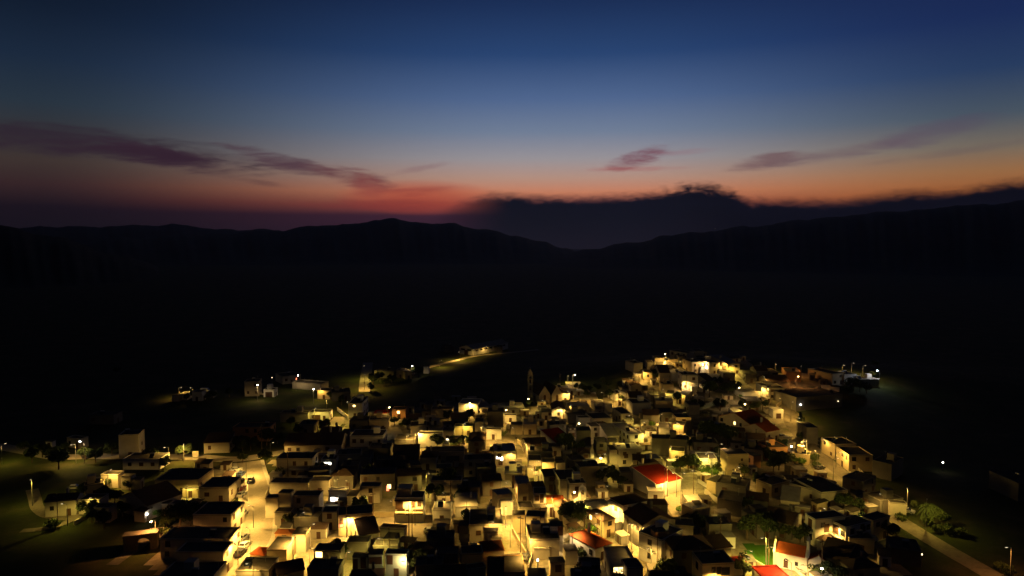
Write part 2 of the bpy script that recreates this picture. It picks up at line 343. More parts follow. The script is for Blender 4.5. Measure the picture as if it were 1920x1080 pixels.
def house(A, B, depth, h, rt, wt, label=None, wins=True, name='house', noextra=False):
    """A, B: top corners of the wall nearest the camera; the house stretches 'depth' metres away from it"""
    A = Vector(A); B = Vector(B); zt = (A.z + B.z) / 2 + random.uniform(-.04, .04)
    wdt = (B.xy - A.xy).length; rz = math.atan2(B.y - A.y, B.x - A.x)
    mid = (A.xy + B.xy) / 2; n = Vector((-math.sin(rz), math.cos(rz)))
    zc = min(zg(*(mid + n * (depth * k) + Vector((math.cos(rz), math.sin(rz))) * (wdt * j))) for k in (0, 1) for j in (-.5, .5))
    h = zt - zc
    root = empty(name, (mid.x, mid.y, zc), rz)
    x = wdt / 2; wm = WALLM[wt]; D = depth; b = -.6
    flat = rt in 'fpR'
    gd = {'g': 'g', 's': 'g', 't': 'g', 'G': 'g', 'r': 'r', 'h': 'r', 'k': 'R', 'O': 'o', 'q': 'p', 'f': 'f', 'p': 'p', 'R': 'R'}[rt]
    shape = {'g': 'gx', 's': 's', 't': 'hip', 'G': 'gy', 'r': 'gx', 'h': 'hip', 'k': 's', 'O': 'hip', 'q': 's'}.get(rt, 'flat')
    pitch = .30
    wall = MB(); roof = MB(); ov = .25; th = .14
    if shape == 'flat':
        wall.box(-x, x, 0, D, b, h - .10)
        e = .08; roof.box(-x - e, x + e, -e, D + e, h - .10, h + .02)
        pr = MB(); q = .16; ph = h + (.30 if wdt > 5 else .15)
        pr.box(-x - e, x + e, -e, -e + q, h + .02, ph); pr.box(-x - e, x + e, D + e - q, D + e, h + .02, ph)
        pr.box(-x - e, -x - e + q, -e + q, D + e - q, h + .02, ph); pr.box(x + e - q, x + e, -e + q, D + e - q, h + .02, ph)
    elif shape == 'gy':     # gable looks at the camera
        r = x * pitch * 1.6
        wall.prism([(-x, b), (x, b), (x, h - .05), (0, h + r - .05), (-x, h - .05)], 0, D)
        s = (r) / x
        roof.add([(-x - ov, -ov, h - ov * s), (0, -ov, h + r), (x + ov, -ov, h - ov * s), (-x - ov, D + ov, h - ov * s), (0, D + ov, h + r), (x + ov, D + ov, h - ov * s),
                  (-x - ov, -ov, h - ov * s + th), (0, -ov, h + r + th), (x + ov, -ov, h - ov * s + th), (-x - ov, D + ov, h - ov * s + th), (0, D + ov, h + r + th), (x + ov, D + ov, h - ov * s + th)],
                 [(6, 7, 10, 9), (7, 8, 11, 10), (0, 3, 4, 1), (1, 4, 5, 2), (0, 1, 7, 6), (1, 2, 8, 7), (3, 9, 10, 4), (4, 10, 11, 5), (0, 6, 9, 3), (2, 5, 11, 8)])
    elif shape == 'gx':     # ridge runs along the near wall
        r = D / 2 * pitch * 1.3; s = r / (D / 2)
        vs = []; 
        for xx in (-x, x): vs += [(xx, 0, b), (xx, D, b), (xx, D, h - .05), (xx, D / 2, h + r - .05), (xx, 0, h - .05)]
        wall.add(vs, [(0, 4, 3, 2, 1), (5, 6, 7, 8, 9), (0, 5, 9, 4), (1, 2, 7, 6), (4, 9, 8, 3), (3, 8, 7, 2), (0, 1, 6, 5)])
        vs = []
        for z_ in (0, th):
            for xx in (-x - ov, x + ov): vs += [(xx, -ov, h - ov * s + z_), (xx, D / 2, h + r + z_), (xx, D + ov, h - ov * s + z_)]
        roof.add(vs, [(6, 9, 10, 7), (7, 10, 11, 8), (0, 1, 4, 3), (1, 2, 5, 4), (0, 3, 9, 6), (2, 8, 11, 5), (0, 6, 7, 1), (1, 7, 8, 2), (3, 4, 10, 9), (4, 5, 11, 10)])
    elif shape == 's':      # one slope rising away
        r = min(D * .22, 2.0)
        wall.add([(-x, 0, b), (x, 0, b), (x, D, b), (-x, D, b), (-x, 0, h - .05), (x, 0, h - .05), (x, D, h + r - .05), (-x, D, h + r - .05)],
            [(0, 3, 2, 1), (4, 5, 6, 7), (0, 1, 5, 4), (1, 2, 6, 5), (2, 3, 7, 6), (3, 0, 4, 7)])
        s = r / D
        vs = [(a, c, h + s * c + z_) for z_ in (0, th) for a, c in ((-x - ov, -ov), (x + ov, -ov), (x + ov, D + ov), (-x - ov, D + ov))]
        roof.add(vs, [(0, 3, 2, 1), (4, 5, 6, 7), (0, 1, 5, 4), (1, 2, 6, 5), (2, 3, 7, 6), (3, 0, 4, 7)])
    else:                   # hipped
        m = min(x, D / 2); r = m * pitch * 1.5
        wall.box(-x, x, 0, D, b, h - .04)
        if x > D / 2: p0, p1 = (-x + m, D / 2), (x - m, D / 2)
        else: p0, p1 = (0, m), (0, D - m)
        e = ov
        base = [(-x - e, -e, h), (x + e, -e, h), (x + e, D + e, h), (-x - e, D + e, h)]
        lo = [(a, c, h - .06) for a, c, _ in base]
        tp = [(p0[0], p0[1], h + r), (p1[0], p1[1], h + r)]
        if x > D / 2: fs = [(0, 1, 5, 4), (1, 2, 5), (2, 3, 4, 5), (3, 0, 4)]
        else: fs = [(0, 1, 4), (1, 2, 5, 4), (2, 3, 5), (3, 0, 4, 5)]
        roof.add(base + tp + lo, fs + [(6, 9, 8, 7), (0, 6, 7, 1), (1, 7, 8, 2), (2, 8, 9, 3), (3, 9, 6, 0)])
    wall.build('wall', wm, root)
    ro = roof.build('roof', ROOFM[gd], root)
    if shape == 'flat' and wdt > 3.5: pr.build('parapet', wm if rt != 'R' else ROOFM['R'], ro)
    if rt == 'k':
        e = MB(); rr = min(D * .22, 2.0); s = rr / D
        for a in (-x - ov - .2, x + ov): e.add([(a + i, c, h + s * c + z_) for z_ in (-.1, .35) for i, c in ((0, -ov), (.2, -ov), (.2, D + ov), (0, D + ov))], [(0, 3, 2, 1), (4, 5, 6, 7), (0, 1, 5, 4), (1, 2, 6, 5), (2, 3, 7, 6), (3, 0, 4, 7)])
        e.build('white_edging', M_WFRAME, ro)
    HOUSES.append((root, wdt, D, h, zt))
    # windows and doors on the walls that can be seen
    if wins:
        ns = max(1, int(round(h / 3.1)))
        fh = h / ns
        for side, L in ((0, wdt), (1, D), (3, D)):
            if side == 1 and mid.x > 40 and rz > -.25: continue
            if side == 3 and mid.x < -40: continue
            k = int((L - .8) / 3.0)
            dk = random.random() < .8
            for st in range(ns):
                for i in range(k):
                    s0 = (i + .5) * L / k + random.uniform(-.3, .3) * (L / k - 1.6 > 0)
                    s_ = s0 - wdt / 2 if side == 0 else s0
                    if st == 0 and i == k // 2 and dk: put_window(root, side, s_, 1.05, 1.0, 2.05, 'door', (wdt, D)); continue
                    if random.random() < .62: put_window(root, side, s_, st * fh + fh * .55, random.choice((.9, 1.1, 1.3)), random.choice((1.1, 1.3)), random.choice(('shut', 'glass', 'shut')) if random.random() > .025 else 'lit', (wdt, D))
    if not noextra and wdt > 5 and D > 4:
        if shape == 'flat':
            c = random.random()
            if c < .30:      # roof stair box
                a = random.uniform(-x + .6, x - 3.0); bb = MB().box(a, a + 2.3, D * .45, D * .45 + 2.4, h + .02, h + 2.3); bb.build('roof_stair_box', wm, ro)
            if random.random() < .62:   # solar water heater
                a = random.uniform(-x + .8, x - 2.4); y0 = D * random.uniform(.15, .35)
                pn = MB().add([(a, y0, h + .1), (a + 1.5, y0, h + .1), (a + 1.5, y0 + 1.3, h + 1.2), (a, y0 + 1.3, h + 1.2), (a, y0 + .06, h + .04), (a + 1.5, y0 + .06, h + .04), (a + 1.5, y0 + 1.36, h + 1.14), (a, y0 + 1.36, h + 1.14)],
                    [(0, 1, 2, 3), (4, 7, 6, 5), (0, 4, 5, 1), (1, 5, 6, 2), (2, 6, 7, 3), (3, 7, 4, 0)])
                po = pn.build('solar_panel', M_PANEL, ro); MB().tube((a, y0 + 1.5, h + 1.35), (a + 1.5, y0 + 1.5, h + 1.35), .27, n=10).build('water_tank', M_TANK, po)
            if random.random() < .6:
                a = random.uniform(-x + .5, x - .5); an = MB().tube((a, D * .7, h), (a, D * .7, h + 2.2), .035, n=5)
                an.tube((a - .5, D * .7, h + 2.1), (a + .5, D * .7, h + 2.1), .02, n=4).tube((a - .35, D * .7, h + 1.9), (a + .35, D * .7, h + 1.9), .02, n=4); an.build('antenna', M_METAL, ro)
        elif random.random() < .5:
            a = random.uniform(-x * .5, x * .5); MB().box(a, a + .6, D * .6, D * .6 + .6, h - .2, h + (D / 4 + 1.0 if shape != 's' else 2.6)).build('chimney', wm, ro)
    look = ('tall ' if h > 5.6 else 'low ' if h < 3.2 else '') + WCOL[wt] + {'flat': ' house, ', 's': ' house, ', 'gx': ' house, ', 'gy': ' house, ', 'hip': ' house, '}[shape]
    look = ('tall ' if h > 5.6 else 'low ' if h < 3.2 else '') + WCOL[wt] + ' house under ' + {
        'f': 'flat dark roof', 'p': 'flat pale roof', 'R': 'flat red roof', 'g': 'dark pitched roof', 's': 'dark sloping roof', 't': 'dark hipped roof', 'G': 'dark gable', 'r': 'red pitched roof', 'h': 'red hipped roof', 'k': 'red sloping roof', 'O': 'orange hipped roof', 'q': 'pale sloping roof'}[rt]
    tag(root, label, 'house', 'houses of the village')
    if not label: reg(root, look, 'one', (mid.x, mid.y, zt))
    return root

def from_line(line):
    line = line.strip()
    if not line or line[0] == '#': return
    spec, _, label = line.partition('|'); s = spec.split()
    u1, v1, u2, v2 = map(float, s[:4]); h = float(s[5])
    A = at(u1, v1, h); B = at(u2, v2, h); z = (A.z + B.z) / 2
    if s[4][0] == 'd': dep = float(s[4][1:])
    else:
        mu, mv = (u1 + u2) / 2, (v1 + v2) / 2
        d = ray(mu, mv); p = d * ((z - HC) / d.z); d2 = ray(mu, float(s[4])); p2 = d2 * ((z - HC) / d2.z)
        rz = math.atan2(B.y - A.y, B.x - A.x); dep = max(2.5, min(18, (p2.y - p.y) / max(.5, math.cos(rz))))
    flags = s[8:] 
    # keep both corners on one level
    for P_ in (A, B):
        pass
    dA = ray(u1, v1); dB = ray(u2, v2); A = dA * ((z - HC) / dA.z) + Vector((0, 0, HC)); B = dB * ((z - HC) / dB.z) + Vector((0, 0, HC))
    return house(A, B, dep, h, s[6], s[7], label.strip() or None, wins='nw' not in flags, noextra='nx' in flags)

# u1 v1 u2 v2 (near roof edge in the photograph)  back edge (v) or dDEPTH(m)  height(m)  roof  wall | label
HDATA = '''
330 1036 418 1036 1017 6 f c | long cream building with its lamplit side wall at the wide street's lower end
290 1090 392 1090 1054 6 f c | building cut off by the bottom edge, left of the wide street
300 1012 430 1012 990 5 f c
354 1003 386 1003 992 4 f g nw
362 966 433 966 942 5.5 f c
373 915 429 915 896 4.5 f c
290 901 371 901 879 4.5 f y
342 918 371 918 914 2.6 p y
442 1071 504 1071 1046 4 f c
500 1031 537 1031 1006 4.2 f y | house with a bright slanting side wall under a dark roof, right of the wide street nw
548 1001 573 1001 988 5 f c nw
469 1038 494 1041 1027 3 h o
516 1000 546 1000 992 2.6 O o
515 960 545 960 951 4 f c
560 960 600 960 951 4 g c
551 971 597 971 960 4.4 f g nw
497 934 521 934 927 6 f c
522 925 545 925 918 7.2 f c nw
547 931 598 931 921 5.5 f c
505 906 578 907 896 4 f c
580 903 617 903 893 4.2 f c
518 861 585 861 849 6.5 f c | long two-storey cream house with a row of four windows near the road junction
578 884 615 882 874 4.2 f g
533 835 640 833 815 3.6 g c
602 862 630 862 853 3.6 f w
631 854 676 852 842 4 f c
656 818 718 818 806 4.2 f w
676 856 694 856 846 4 f c
436 802 505 802 793 5.5 f o | dim house with an orange-lit wall beyond the end of the wide street
382 831 430 829 819 4 s c
558 797 588 797 788 4 f y
525 775 577 775 770 4 f c
579 774 617 774 768 3.5 f w | low cream house with a dark garage door beside the floodlit two-storey house
653 757 679 757 745 6.5 f w | floodlit two-storey white house with one small lit window
701 775 728 775 770 3 R w | low house with a thin red roof edge left of a street lamp
735 769 760 769 763 4 f o | small orange house with one glowing window beside the street lamp
692 788 727 787 779 4.6 f y
655 790 690 790 781 4.2 f g
796 759 812 759 752 4 f g
808 768 848 768 762 4 f c
860 757 896 758 748 5.6 p w | bright cube-shaped building floodlit by a lamp at its roof edge nx
903 768 925 765 757 3.5 q c
926 766 983 765 756 3 p c
914 773 944 773 766 6.4 f g nw
890 791 906 791 784 4.6 f c
852 801 886 801 795 3.6 f y
829 808 851 808 801 4 f c
784 814 829 814 809 5.4 f w | dazzling white house wall right beside the alley lamp nw nx
848 822 872 822 817 3 f c
878 827 909 827 811 5 t g
912 806 940 806 802 4 f w
958 797 980 797 791 4 f y nw
982 797 1006 797 786 4 p y
945 780 968 780 776 3 f w
1041 727 1066 727 724 3 f y nw
1051 738 1068 738 733 4.2 f w
1062 722 1090 722 717 2 p y nw nx
1035 768 1060 768 757 4.2 G w | small bright gable house with a lamplit front below the twin-gabled church
1008 764 1026 764 760 3.6 f w nw
1015 773 1035 773 766 3.6 f c
1068 763 1106 762 754 3.6 p c
1115 755 1133 754 750 3.6 f w nw
1134 758 1148 758 753 4 f w
1155 740 1174 738 733 3 p w nw
1064 778 1103 776 768 3.6 f g
1085 784 1106 783 779 4 f w nw
1112 786 1148 784 774 4.4 f c
1165 776 1184 775 764 4.6 f c
1186 757 1221 756 748 5 f w nw
1082 809 1108 809 801 6.4 f g nw
1042 831 1076 826 814 3.2 k w | low house with a sloping red roof edged in white
1029 838 1052 838 831 3.6 f c
988 838 1027 836 823 4 g c
1031 798 1061 797 790 4.6 f g
1139 818 1160 817 804 4.2 q c
1181 816 1207 814 793 5 p w | bright house with a pale roof directly beside the bright alley pole
1162 844 1203 842 830 6 p c
1236 802 1257 803 792 4.6 p w nw
1262 797 1282 799 790 4.6 f y nw
1223 823 1288 826 816 6.4 f g nw
1256 846 1283 848 838 4.2 f y nw
1311 861 1345 862 849 4 f w
1364 853 1404 852 842 7.4 f y | tall yellow house with one tiny window high in its wall nw nx
1376 887 1390 888 880 3.8 f w
1343 905 1398 914 895 4 f g
1325 899 1342 904 d6 4 f y
1230 908 1277 897 884 4.4 k w | house with a big bright red sloping roof above the lamplit square nw nx
1211 889 1250 882 871 5 g c nw
1213 874 1242 871 862 5 t c
1216 861 1240 860 851 5 p c nw
1187 862 1210 863 853 5 g c
1163 886 1185 886 876 4.2 f c
1215 921 1244 922 913 3.2 p w
1290 941 1317 941 927 3.4 p c
1278 945 1300 956 d6 4.6 p y
1302 944 1315 944 939 5 f g nw nx
1145 933 1168 947 d8 6.8 t w
1170 950 1192 942 d6 6.4 f w
1131 977 1153 972 d8 4.8 t y
1096 941 1112 955 d6 5 p c
1114 956 1139 953 937 5 p c
1048 951 1073 947 937 4.2 t c
1026 943 1056 943 929 4.2 r w | white house with a lamplit red pitched roof left of the chapel with the bell gable
1001 926 1024 926 914 6.6 f w
974 953 1000 952 940 4.2 f c
1002 953 1026 952 944 4.4 f c
961 965 984 965 957 5.2 f y nw
986 968 1020 970 958 5 f c
994 1013 1049 1011 983 4.8 f c | wide house with a large blue-black flat roof and a blank front wall nw
1001 1028 1031 1028 1015 3 p c nw nx
1032 986 1056 986 977 6.8 f w
1060 1033 1083 1032 1020 3.6 f c
1032 1055 1059 1054 1044 4.6 f y | small cream tower-like house with one shuttered window near the bottom nw
1116 1028 1147 1018 d10 3.6 h w | white house with an orange hipped roof lit by a lamp beside it
1150 1062 1196 1060 1026 4.6 p c | house with a broad pale lamplit roof near the bottom nx
1176 1066 1206 1064 1048 5.4 f c nw
945 1074 984 1073 1042 4.4 f o
915 1078 943 1078 1044 4.6 g o
906 1034 945 1031 1014 4.4 O y | house with a half-lit orange hipped roof left of the alley
906 997 934 997 991 5 f y nw
880 985 942 984 955 4.6 f c
661 1045 689 1044 1036 5.2 f n
691 1040 717 1039 1029 5.8 f n
722 1040 762 1041 1031 5.4 f n
655 1090 716 1087 1067 4 t g
865 1040 905 1038 1024 4.6 f y
876 1068 911 1063 1059 4 f n nw
741 934 793 934 922 7.2 f w | two-storey balcony house with arched windows above the lit yard nw nx
811 957 845 957 942 3.6 p w
854 950 894 949 934 3.2 q w
674 1004 711 998 982 3.6 s c
712 990 758 993 985 3.6 f c
634 968 698 963 949 5.6 f y | orange-yellow house glowing above a lamp at its foot nx
616 920 650 920 916 4.2 f w
651 929 669 929 918 4.2 f c
604 961 631 960 950 5 f c
589 1033 638 1034 1021 4.6 f g
521 1078 570 1068 1052 3.4 g y
576 1068 634 1068 1050 4.2 f g
125 821 150 824 818 3.6 f c
222 817 260 815 807 8.5 f c | tall dim block standing alone beyond the left-hand houses
230 862 298 862 850 3.6 f w
189 891 221 891 884 4.2 f c
226 894 245 894 888 4.2 f c
247 901 263 900 893 3.2 f c
158 912 194 907 902 3.8 f y
84 941 142 937 926 4.6 g c
147 938 186 938 927 4.2 f c
176 952 204 953 944 4.2 f c
277 948 340 926 d14 4.2 g c | long barn with a black pitched roof running away to the upper right nw
251 957 271 959 951 3.2 t c
303 944 315 944 939 3.6 f y nw
318 945 346 946 938 3.6 f c
165 779 213 779 772 4 f g
322 741 335 741 738 3.2 f c nw
337 739 351 739 735 3 f w nw
360 735 378 735 731 4.6 f w
389 734 400 734 731 3.4 f g nw
458 717 486 716 711 7.4 f y
494 731 514 731 727 3.8 f w | small white garage with a dark opening beside the far yard lamp
530 707 564 703 699 4.2 f c
595 733 618 733 728 4.2 f y
601 721 616 716 712 3.4 f c nw
622 737 657 735 729 4.2 f g
743 695 758 695 691 4.4 f y
760 698 772 697 692 4.2 f y
794 687 804 687 684 4.4 f w nw
702 696 738 697 689 4 f g
834 651 852 650 647 4 f g nw
931 650 942 650 647 4.4 f g nw
1228 672 1245 672 668 3.8 f c
1214 680 1226 680 676 3.6 f c nw
1229 684 1261 685 680 3.2 f c
1188 682 1205 681 676 4.6 f c nw
1237 699 1256 699 690 5 g c
1259 701 1294 700 693 3.4 p w
1206 698 1223 698 693 4 f y
1297 680 1326 679 673 5.6 f y
1313 687 1324 687 683 3.6 f w nw
1288 663 1302 661 656 4.6 f c
1304 659 1320 659 654 4.6 f c
1273 669 1287 669 663 4 f g
1330 681 1350 680 671 6 f c
1344 686 1354 686 682 3.8 f w nw
1364 683 1387 682 672 5.4 q y
1279 704 1309 704 698 7.4 f w
1311 719 1329 721 707 4.4 q w
1332 719 1346 717 706 3.8 g c
1297 725 1307 725 721 4 f w | small block of a house glowing white, the brightest on the upper hill nw nx
1241 721 1263 721 716 4.4 f y nw
1183 723 1203 723 717 3.8 G y
1229 752 1262 753 743 5 p y
1220 741 1238 741 734 4.2 f c
1248 738 1262 739 732 3.4 f c nw
1267 740 1285 742 731 4.2 p y
1268 784 1296 784 776 5.2 f y
1254 791 1267 792 784 4.4 f c
1380 776 1397 776 765 4.4 p w
1350 787 1384 790 776 2.8 p y
1428 722 1438 722 716 6 f w
1395 737 1426 735 729 3 p w nw
1441 728 1471 728 720 5.4 f c
1439 716 1480 716 707 4.6 g c nw
1446 698 1460 698 691 4.6 f y | small house front with two dark arches beneath the hill
1474 698 1502 699 690 4.6 f o nw
1583 703 1606 702 697 5 f w nw
1561 702 1582 700 691 5.6 f y
1610 712 1648 712 707 3.8 f c
1493 746 1580 740 728 6 f g nw
1450 769 1469 769 764 3.8 p w | small white roadside garage with a brown door nw nx
1408 797 1442 790 777 4.6 r c
1437 810 1461 805 796 4.4 r c
1441 841 1477 839 829 4.8 f o
1413 855 1427 853 848 4.6 f o
1541 821 1566 834 d8 5.6 f y
1568 838 1592 854 d8 5.6 f y
1513 802 1534 802 791 6.4 f g nw
1492 881 1514 881 873 3.4 p y
1488 851 1518 855 846 3.4 p y
1540 925 1590 920 896 5 f c
1480 907 1536 922 d12 4.6 f c
1418 900 1447 911 d8 3.8 f y
1464 937 1498 942 923 3.4 q c nw
1510 963 1529 974 d9 7.4 f w | white two-storey corner villa, its left wing with two stacked windows
1557 976 1586 989 d9 6.4 f w
1532 1010 1545 1014 d4 3 t w nw
1538 1040 1586 1054 d12 4.2 g g
1588 1046 1626 1041 1023 4.4 g g nw
1614 968 1638 977 d7 5.8 f y
1640 975 1666 970 965 5 f y
1401 963 1414 962 955 4 f g nw
1416 955 1437 953 946 4.2 f g
1435 1088 1482 1085 1062 2.8 R w nx nw
1370 1054 1399 1053 1045 3.4 R c nw nx
1317 1059 1377 1056 1034 6.8 f y | large ochre house with two dark square windows at the bottom edge nw
1342 1029 1372 1025 1012 5 s y nw
1262 1032 1337 1029 1005 6.4 t g
1198 998 1240 1014 d9 6.8 f w
1228 998 1250 996 990 8.2 f o nw nx
1170 961 1204 985 d10 6.6 g g
1212 946 1252 946 936 5.4 t g nw
1214 985 1258 984 968 5.4 g g nw
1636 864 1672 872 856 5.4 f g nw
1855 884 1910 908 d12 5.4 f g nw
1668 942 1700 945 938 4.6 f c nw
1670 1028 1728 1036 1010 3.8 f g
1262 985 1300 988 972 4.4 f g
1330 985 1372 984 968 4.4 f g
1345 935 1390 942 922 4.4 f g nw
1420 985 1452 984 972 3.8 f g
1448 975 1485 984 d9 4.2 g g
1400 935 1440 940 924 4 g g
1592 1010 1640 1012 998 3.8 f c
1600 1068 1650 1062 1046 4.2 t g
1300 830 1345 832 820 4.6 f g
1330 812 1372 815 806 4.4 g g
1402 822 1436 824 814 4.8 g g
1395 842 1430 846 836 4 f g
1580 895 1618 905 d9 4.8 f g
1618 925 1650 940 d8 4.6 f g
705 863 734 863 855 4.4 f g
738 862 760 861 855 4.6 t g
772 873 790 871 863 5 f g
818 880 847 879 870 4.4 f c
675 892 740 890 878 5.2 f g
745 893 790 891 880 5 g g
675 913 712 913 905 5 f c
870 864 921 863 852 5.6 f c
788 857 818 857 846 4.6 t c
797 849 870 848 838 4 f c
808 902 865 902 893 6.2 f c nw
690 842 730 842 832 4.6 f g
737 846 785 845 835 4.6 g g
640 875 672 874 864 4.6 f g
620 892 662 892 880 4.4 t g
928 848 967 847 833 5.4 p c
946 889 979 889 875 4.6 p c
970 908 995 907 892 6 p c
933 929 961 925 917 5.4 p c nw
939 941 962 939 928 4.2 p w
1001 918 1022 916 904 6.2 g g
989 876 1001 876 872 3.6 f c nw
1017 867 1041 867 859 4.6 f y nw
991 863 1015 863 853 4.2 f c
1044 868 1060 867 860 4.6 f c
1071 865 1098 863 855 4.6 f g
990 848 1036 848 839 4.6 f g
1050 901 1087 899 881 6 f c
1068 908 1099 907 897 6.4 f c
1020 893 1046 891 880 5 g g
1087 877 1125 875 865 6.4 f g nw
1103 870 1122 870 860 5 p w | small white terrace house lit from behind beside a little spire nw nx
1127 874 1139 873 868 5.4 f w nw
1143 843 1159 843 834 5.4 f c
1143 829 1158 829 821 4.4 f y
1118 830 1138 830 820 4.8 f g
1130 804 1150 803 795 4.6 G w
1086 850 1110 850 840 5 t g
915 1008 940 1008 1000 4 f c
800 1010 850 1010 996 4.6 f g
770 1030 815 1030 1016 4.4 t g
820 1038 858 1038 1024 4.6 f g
780 1062 830 1060 1044 4.6 f g
835 1075 872 1074 1058 4.4 g g
650 1018 690 1018 1006 4.4 f g
700 1024 745 1024 1012 4.4 f g
860 985 878 985 975 4 f g
858 915 900 914 902 5 f g
905 902 940 900 889 5 g g
895 878 930 876 868 4.6 f g
1085 1058 1125 1060 1046 4 f g
1070 1090 1125 1092 1068 4 f g
990 1090 1025 1090 1066 4.6 f g
1226 1095 1262 1095 1070 4.4 g g
640 810 652 810 804 4 f g
600 812 632 812 802 4.4 g g
740 825 776 825 815 4.2 f g
770 800 800 799 790 4.4 f c
846 785 878 784 776 4.2 g g
762 787 790 786 778 4 g c
1000 745 1004 745 743 3 f g
1108 800 1126 799 792 4.8 f c
1206 778 1236 779 770 4.4 g g
1240 774 1262 774 766 4.4 f g
1292 760 1312 760 752 4.4 f c
1180 745 1204 745 737 4.4 g g
1190 708 1200 708 704 3.8 f g
1398 702 1420 702 695 4.4 f g
1400 752 1428 752 744 4.8 f g
1418 695 1440 695 689 4.4 g c
1356 700 1378 700 693 4.4 f g
'''
for ln in HDATA.strip().splitlines():
    a, bar, b = ln.partition('|')
    # flags may follow the label
    fl = []
    words = b.split()
    while words and words[-1] in ('nw', 'nx'): fl.append(words.pop())
    a = a.split(); a = a[:8] + a[8:] + fl
    from_line(' '.join(a) + ' | ' + ' '.join(words))

# ------------------------------------------------------------------ windows where the photograph shows them
def hit(u, v):
    o = Vector((0, 0, HC)); d = ray(u, v); best = None
    for root, w_, D, h, zt in HOUSES:
        M = Matrix.Rotation(-root.rotation_euler.z, 3, 'Z')
        lo = M @ (o - root.location); ld = M @ d
        for side, ax, val in ((0, 1, 0.0), (1, 0, w_ / 2), (3, 0, -w_ / 2)):
            if abs(ld[ax]) < 1e-6: continue
            if (side == 0 and ld.y <= 0) or (side == 1 and ld.x >= 0) or (side == 3 and ld.x <= 0): continue
            t = (val - lo[ax]) / ld[ax]; p = lo + ld * t
            if t <= 0 or not (-.3 < p.z < h): continue
            if side == 0 and abs(p.x) > w_ / 2: continue
            if side != 0 and not 0 < p.y < D: continue
            if best is None or t < best[0]: best = (t, root, side, p, w_, D, h)
    return best
def win_at(u, v, w, h, kind):
    b = hit(u, v)
    if b is None: return
    t, root, side, p, W_, D, H = b
    s = p.x if side == 0 else p.y; L = W_ if side == 0 else D
    if side == 0: s = max(-L / 2 + w / 2 + .1, min(L / 2 - w / 2 - .1, s))
    else: s = max(w / 2 + .1, min(L - w / 2 - .1, s))
    z = p.z
    if kind == 'door': z = h / 2 if z < 3 else z
    z = max(h / 2 + .05, min(H - h / 2 - .2, z))
    put_window(root, side, s, z, w, h, kind, (W_, D))
WDATA = '''
664 761 1.1 .8 lit
747 773 1.2 1.1 lit
748 946 2.0 2.6 shut
775 944 1.3 2.2 arch
786 944 1.1 1.6 arch
752 959 2 1.6 shut
764 960 1 1.6 arch
784 960 2.6 1.4 shut
1007 934 1.0 1.4 shut
1016 935 .9 2.4 door
1036 952 1.4 2.8 door
1047 1066 1.3 1.5 shut
1051 993 1.2 2.2 door
1304 943 .8 .8 shut
1348 1070 1.0 1.6 glass
1360 1071 1.9 1.7 glass
1338 1069 .8 1.3 glass
1307 1060 1.2 1.5 glass
1391 862 .6 .7 shut
1383 895 .8 1.4 door
1519 981 1.3 2.2 shut
1520 1005 .9 1.7 glass
1567 992 1.5 2.2 shut
1550 990 1.4 2.0 shut
1580 1000 1.1 1.2 glass
1617 985 1.2 1.2 glass
1628 988 1.2 1.2 glass
1460 775 2.0 2.2 door
1450 702 1.1 1.8 arch
1456 702 1.1 1.8 arch
1197 852 1.3 1.3 shut
1174 855 1.3 1.4 shut
1193 819 1.2 1.2 glass
822 821 .6 1.3 glass
594 781 3.0 2.4 door
504 738 3.4 2.6 door
682 975 1.3 1.5 shut
640 978 .8 1.2 shut
640 985 1.0 1.0 litr
681 1053 1.1 2.4 door
666 1058 1.0 2.4 door
699 1051 1.5 1.4 shut
710 1051 1.3 1.5 shut
731 1048 1.2 2.0 shut
598 1039 1.6 1.4 lit
870 826 1.2 1.3 shut
862 826 1.2 1.3 shut
839 826 .9 .9 litc
847 827 .7 .7 litc
934 858 1.3 .8 litc
941 860 .7 1.4 litc
609 868 1.6 .5 litc
618 869 1.0 .9 litc
865 876 .9 .6 litc
727 919 .8 1.6 litr
556 710 .8 .8 litr
1109 773 .7 1.2 lit
628 936 2.6 1.2 litc
1325 688 2.0 1.8 litc
1440 729 1.2 .8 lit
1538 678 1.4 1.2 lit
1000 960 .8 .8 lit
1155 1068 1.1 1.4 lit
1164 1069 .9 1.4 lit
1494 842 1.2 .8 glass
1495 731 1.0 .6 litc
1053 754 .9 .9 arch
973 898 3.0 2.2 shut
1031 776 1.1 1.2 shut
'''
for ln in WDATA.strip().splitlines():
    s = ln.split(); win_at(*map(float, s[:4]), s[4])

# ------------------------------------------------------------------ ground, one sheet out to the mountains
def axis(lo, hi, fine0, fine1, st, g):
    a = [fine0]
    while a[-1] < fine1: a.append(a[-1] + st)
    s = st
    while a[-1] < hi: s *= g; a.append(a[-1] + s)
    s = st; b = [fine0]
    while b[-1] > lo: s *= g; b.append(b[-1] - s)
    return sorted(b[1:]) + a
def sheet(name, xs, ys, m, dz=0.0, keep=None):
    mb = MB(); idx = {}
    for j in range(len(ys) - 1):
        for i in range(len(xs) - 1):
            if keep and not keep((xs[i] + xs[i + 1]) / 2, (ys[j] + ys[j + 1]) / 2): continue
            f = []
            for (a, b) in ((i, j), (i + 1, j), (i + 1, j + 1), (i, j + 1)):
                if (a, b) not in idx: idx[(a, b)] = len(mb.v); mb.v.append((xs[a], ys[b], zg(xs[a], ys[b]) + dz))
                f.append(idx[(a, b)])
            mb.f.append(tuple(f))
    return mb.build(name, m)
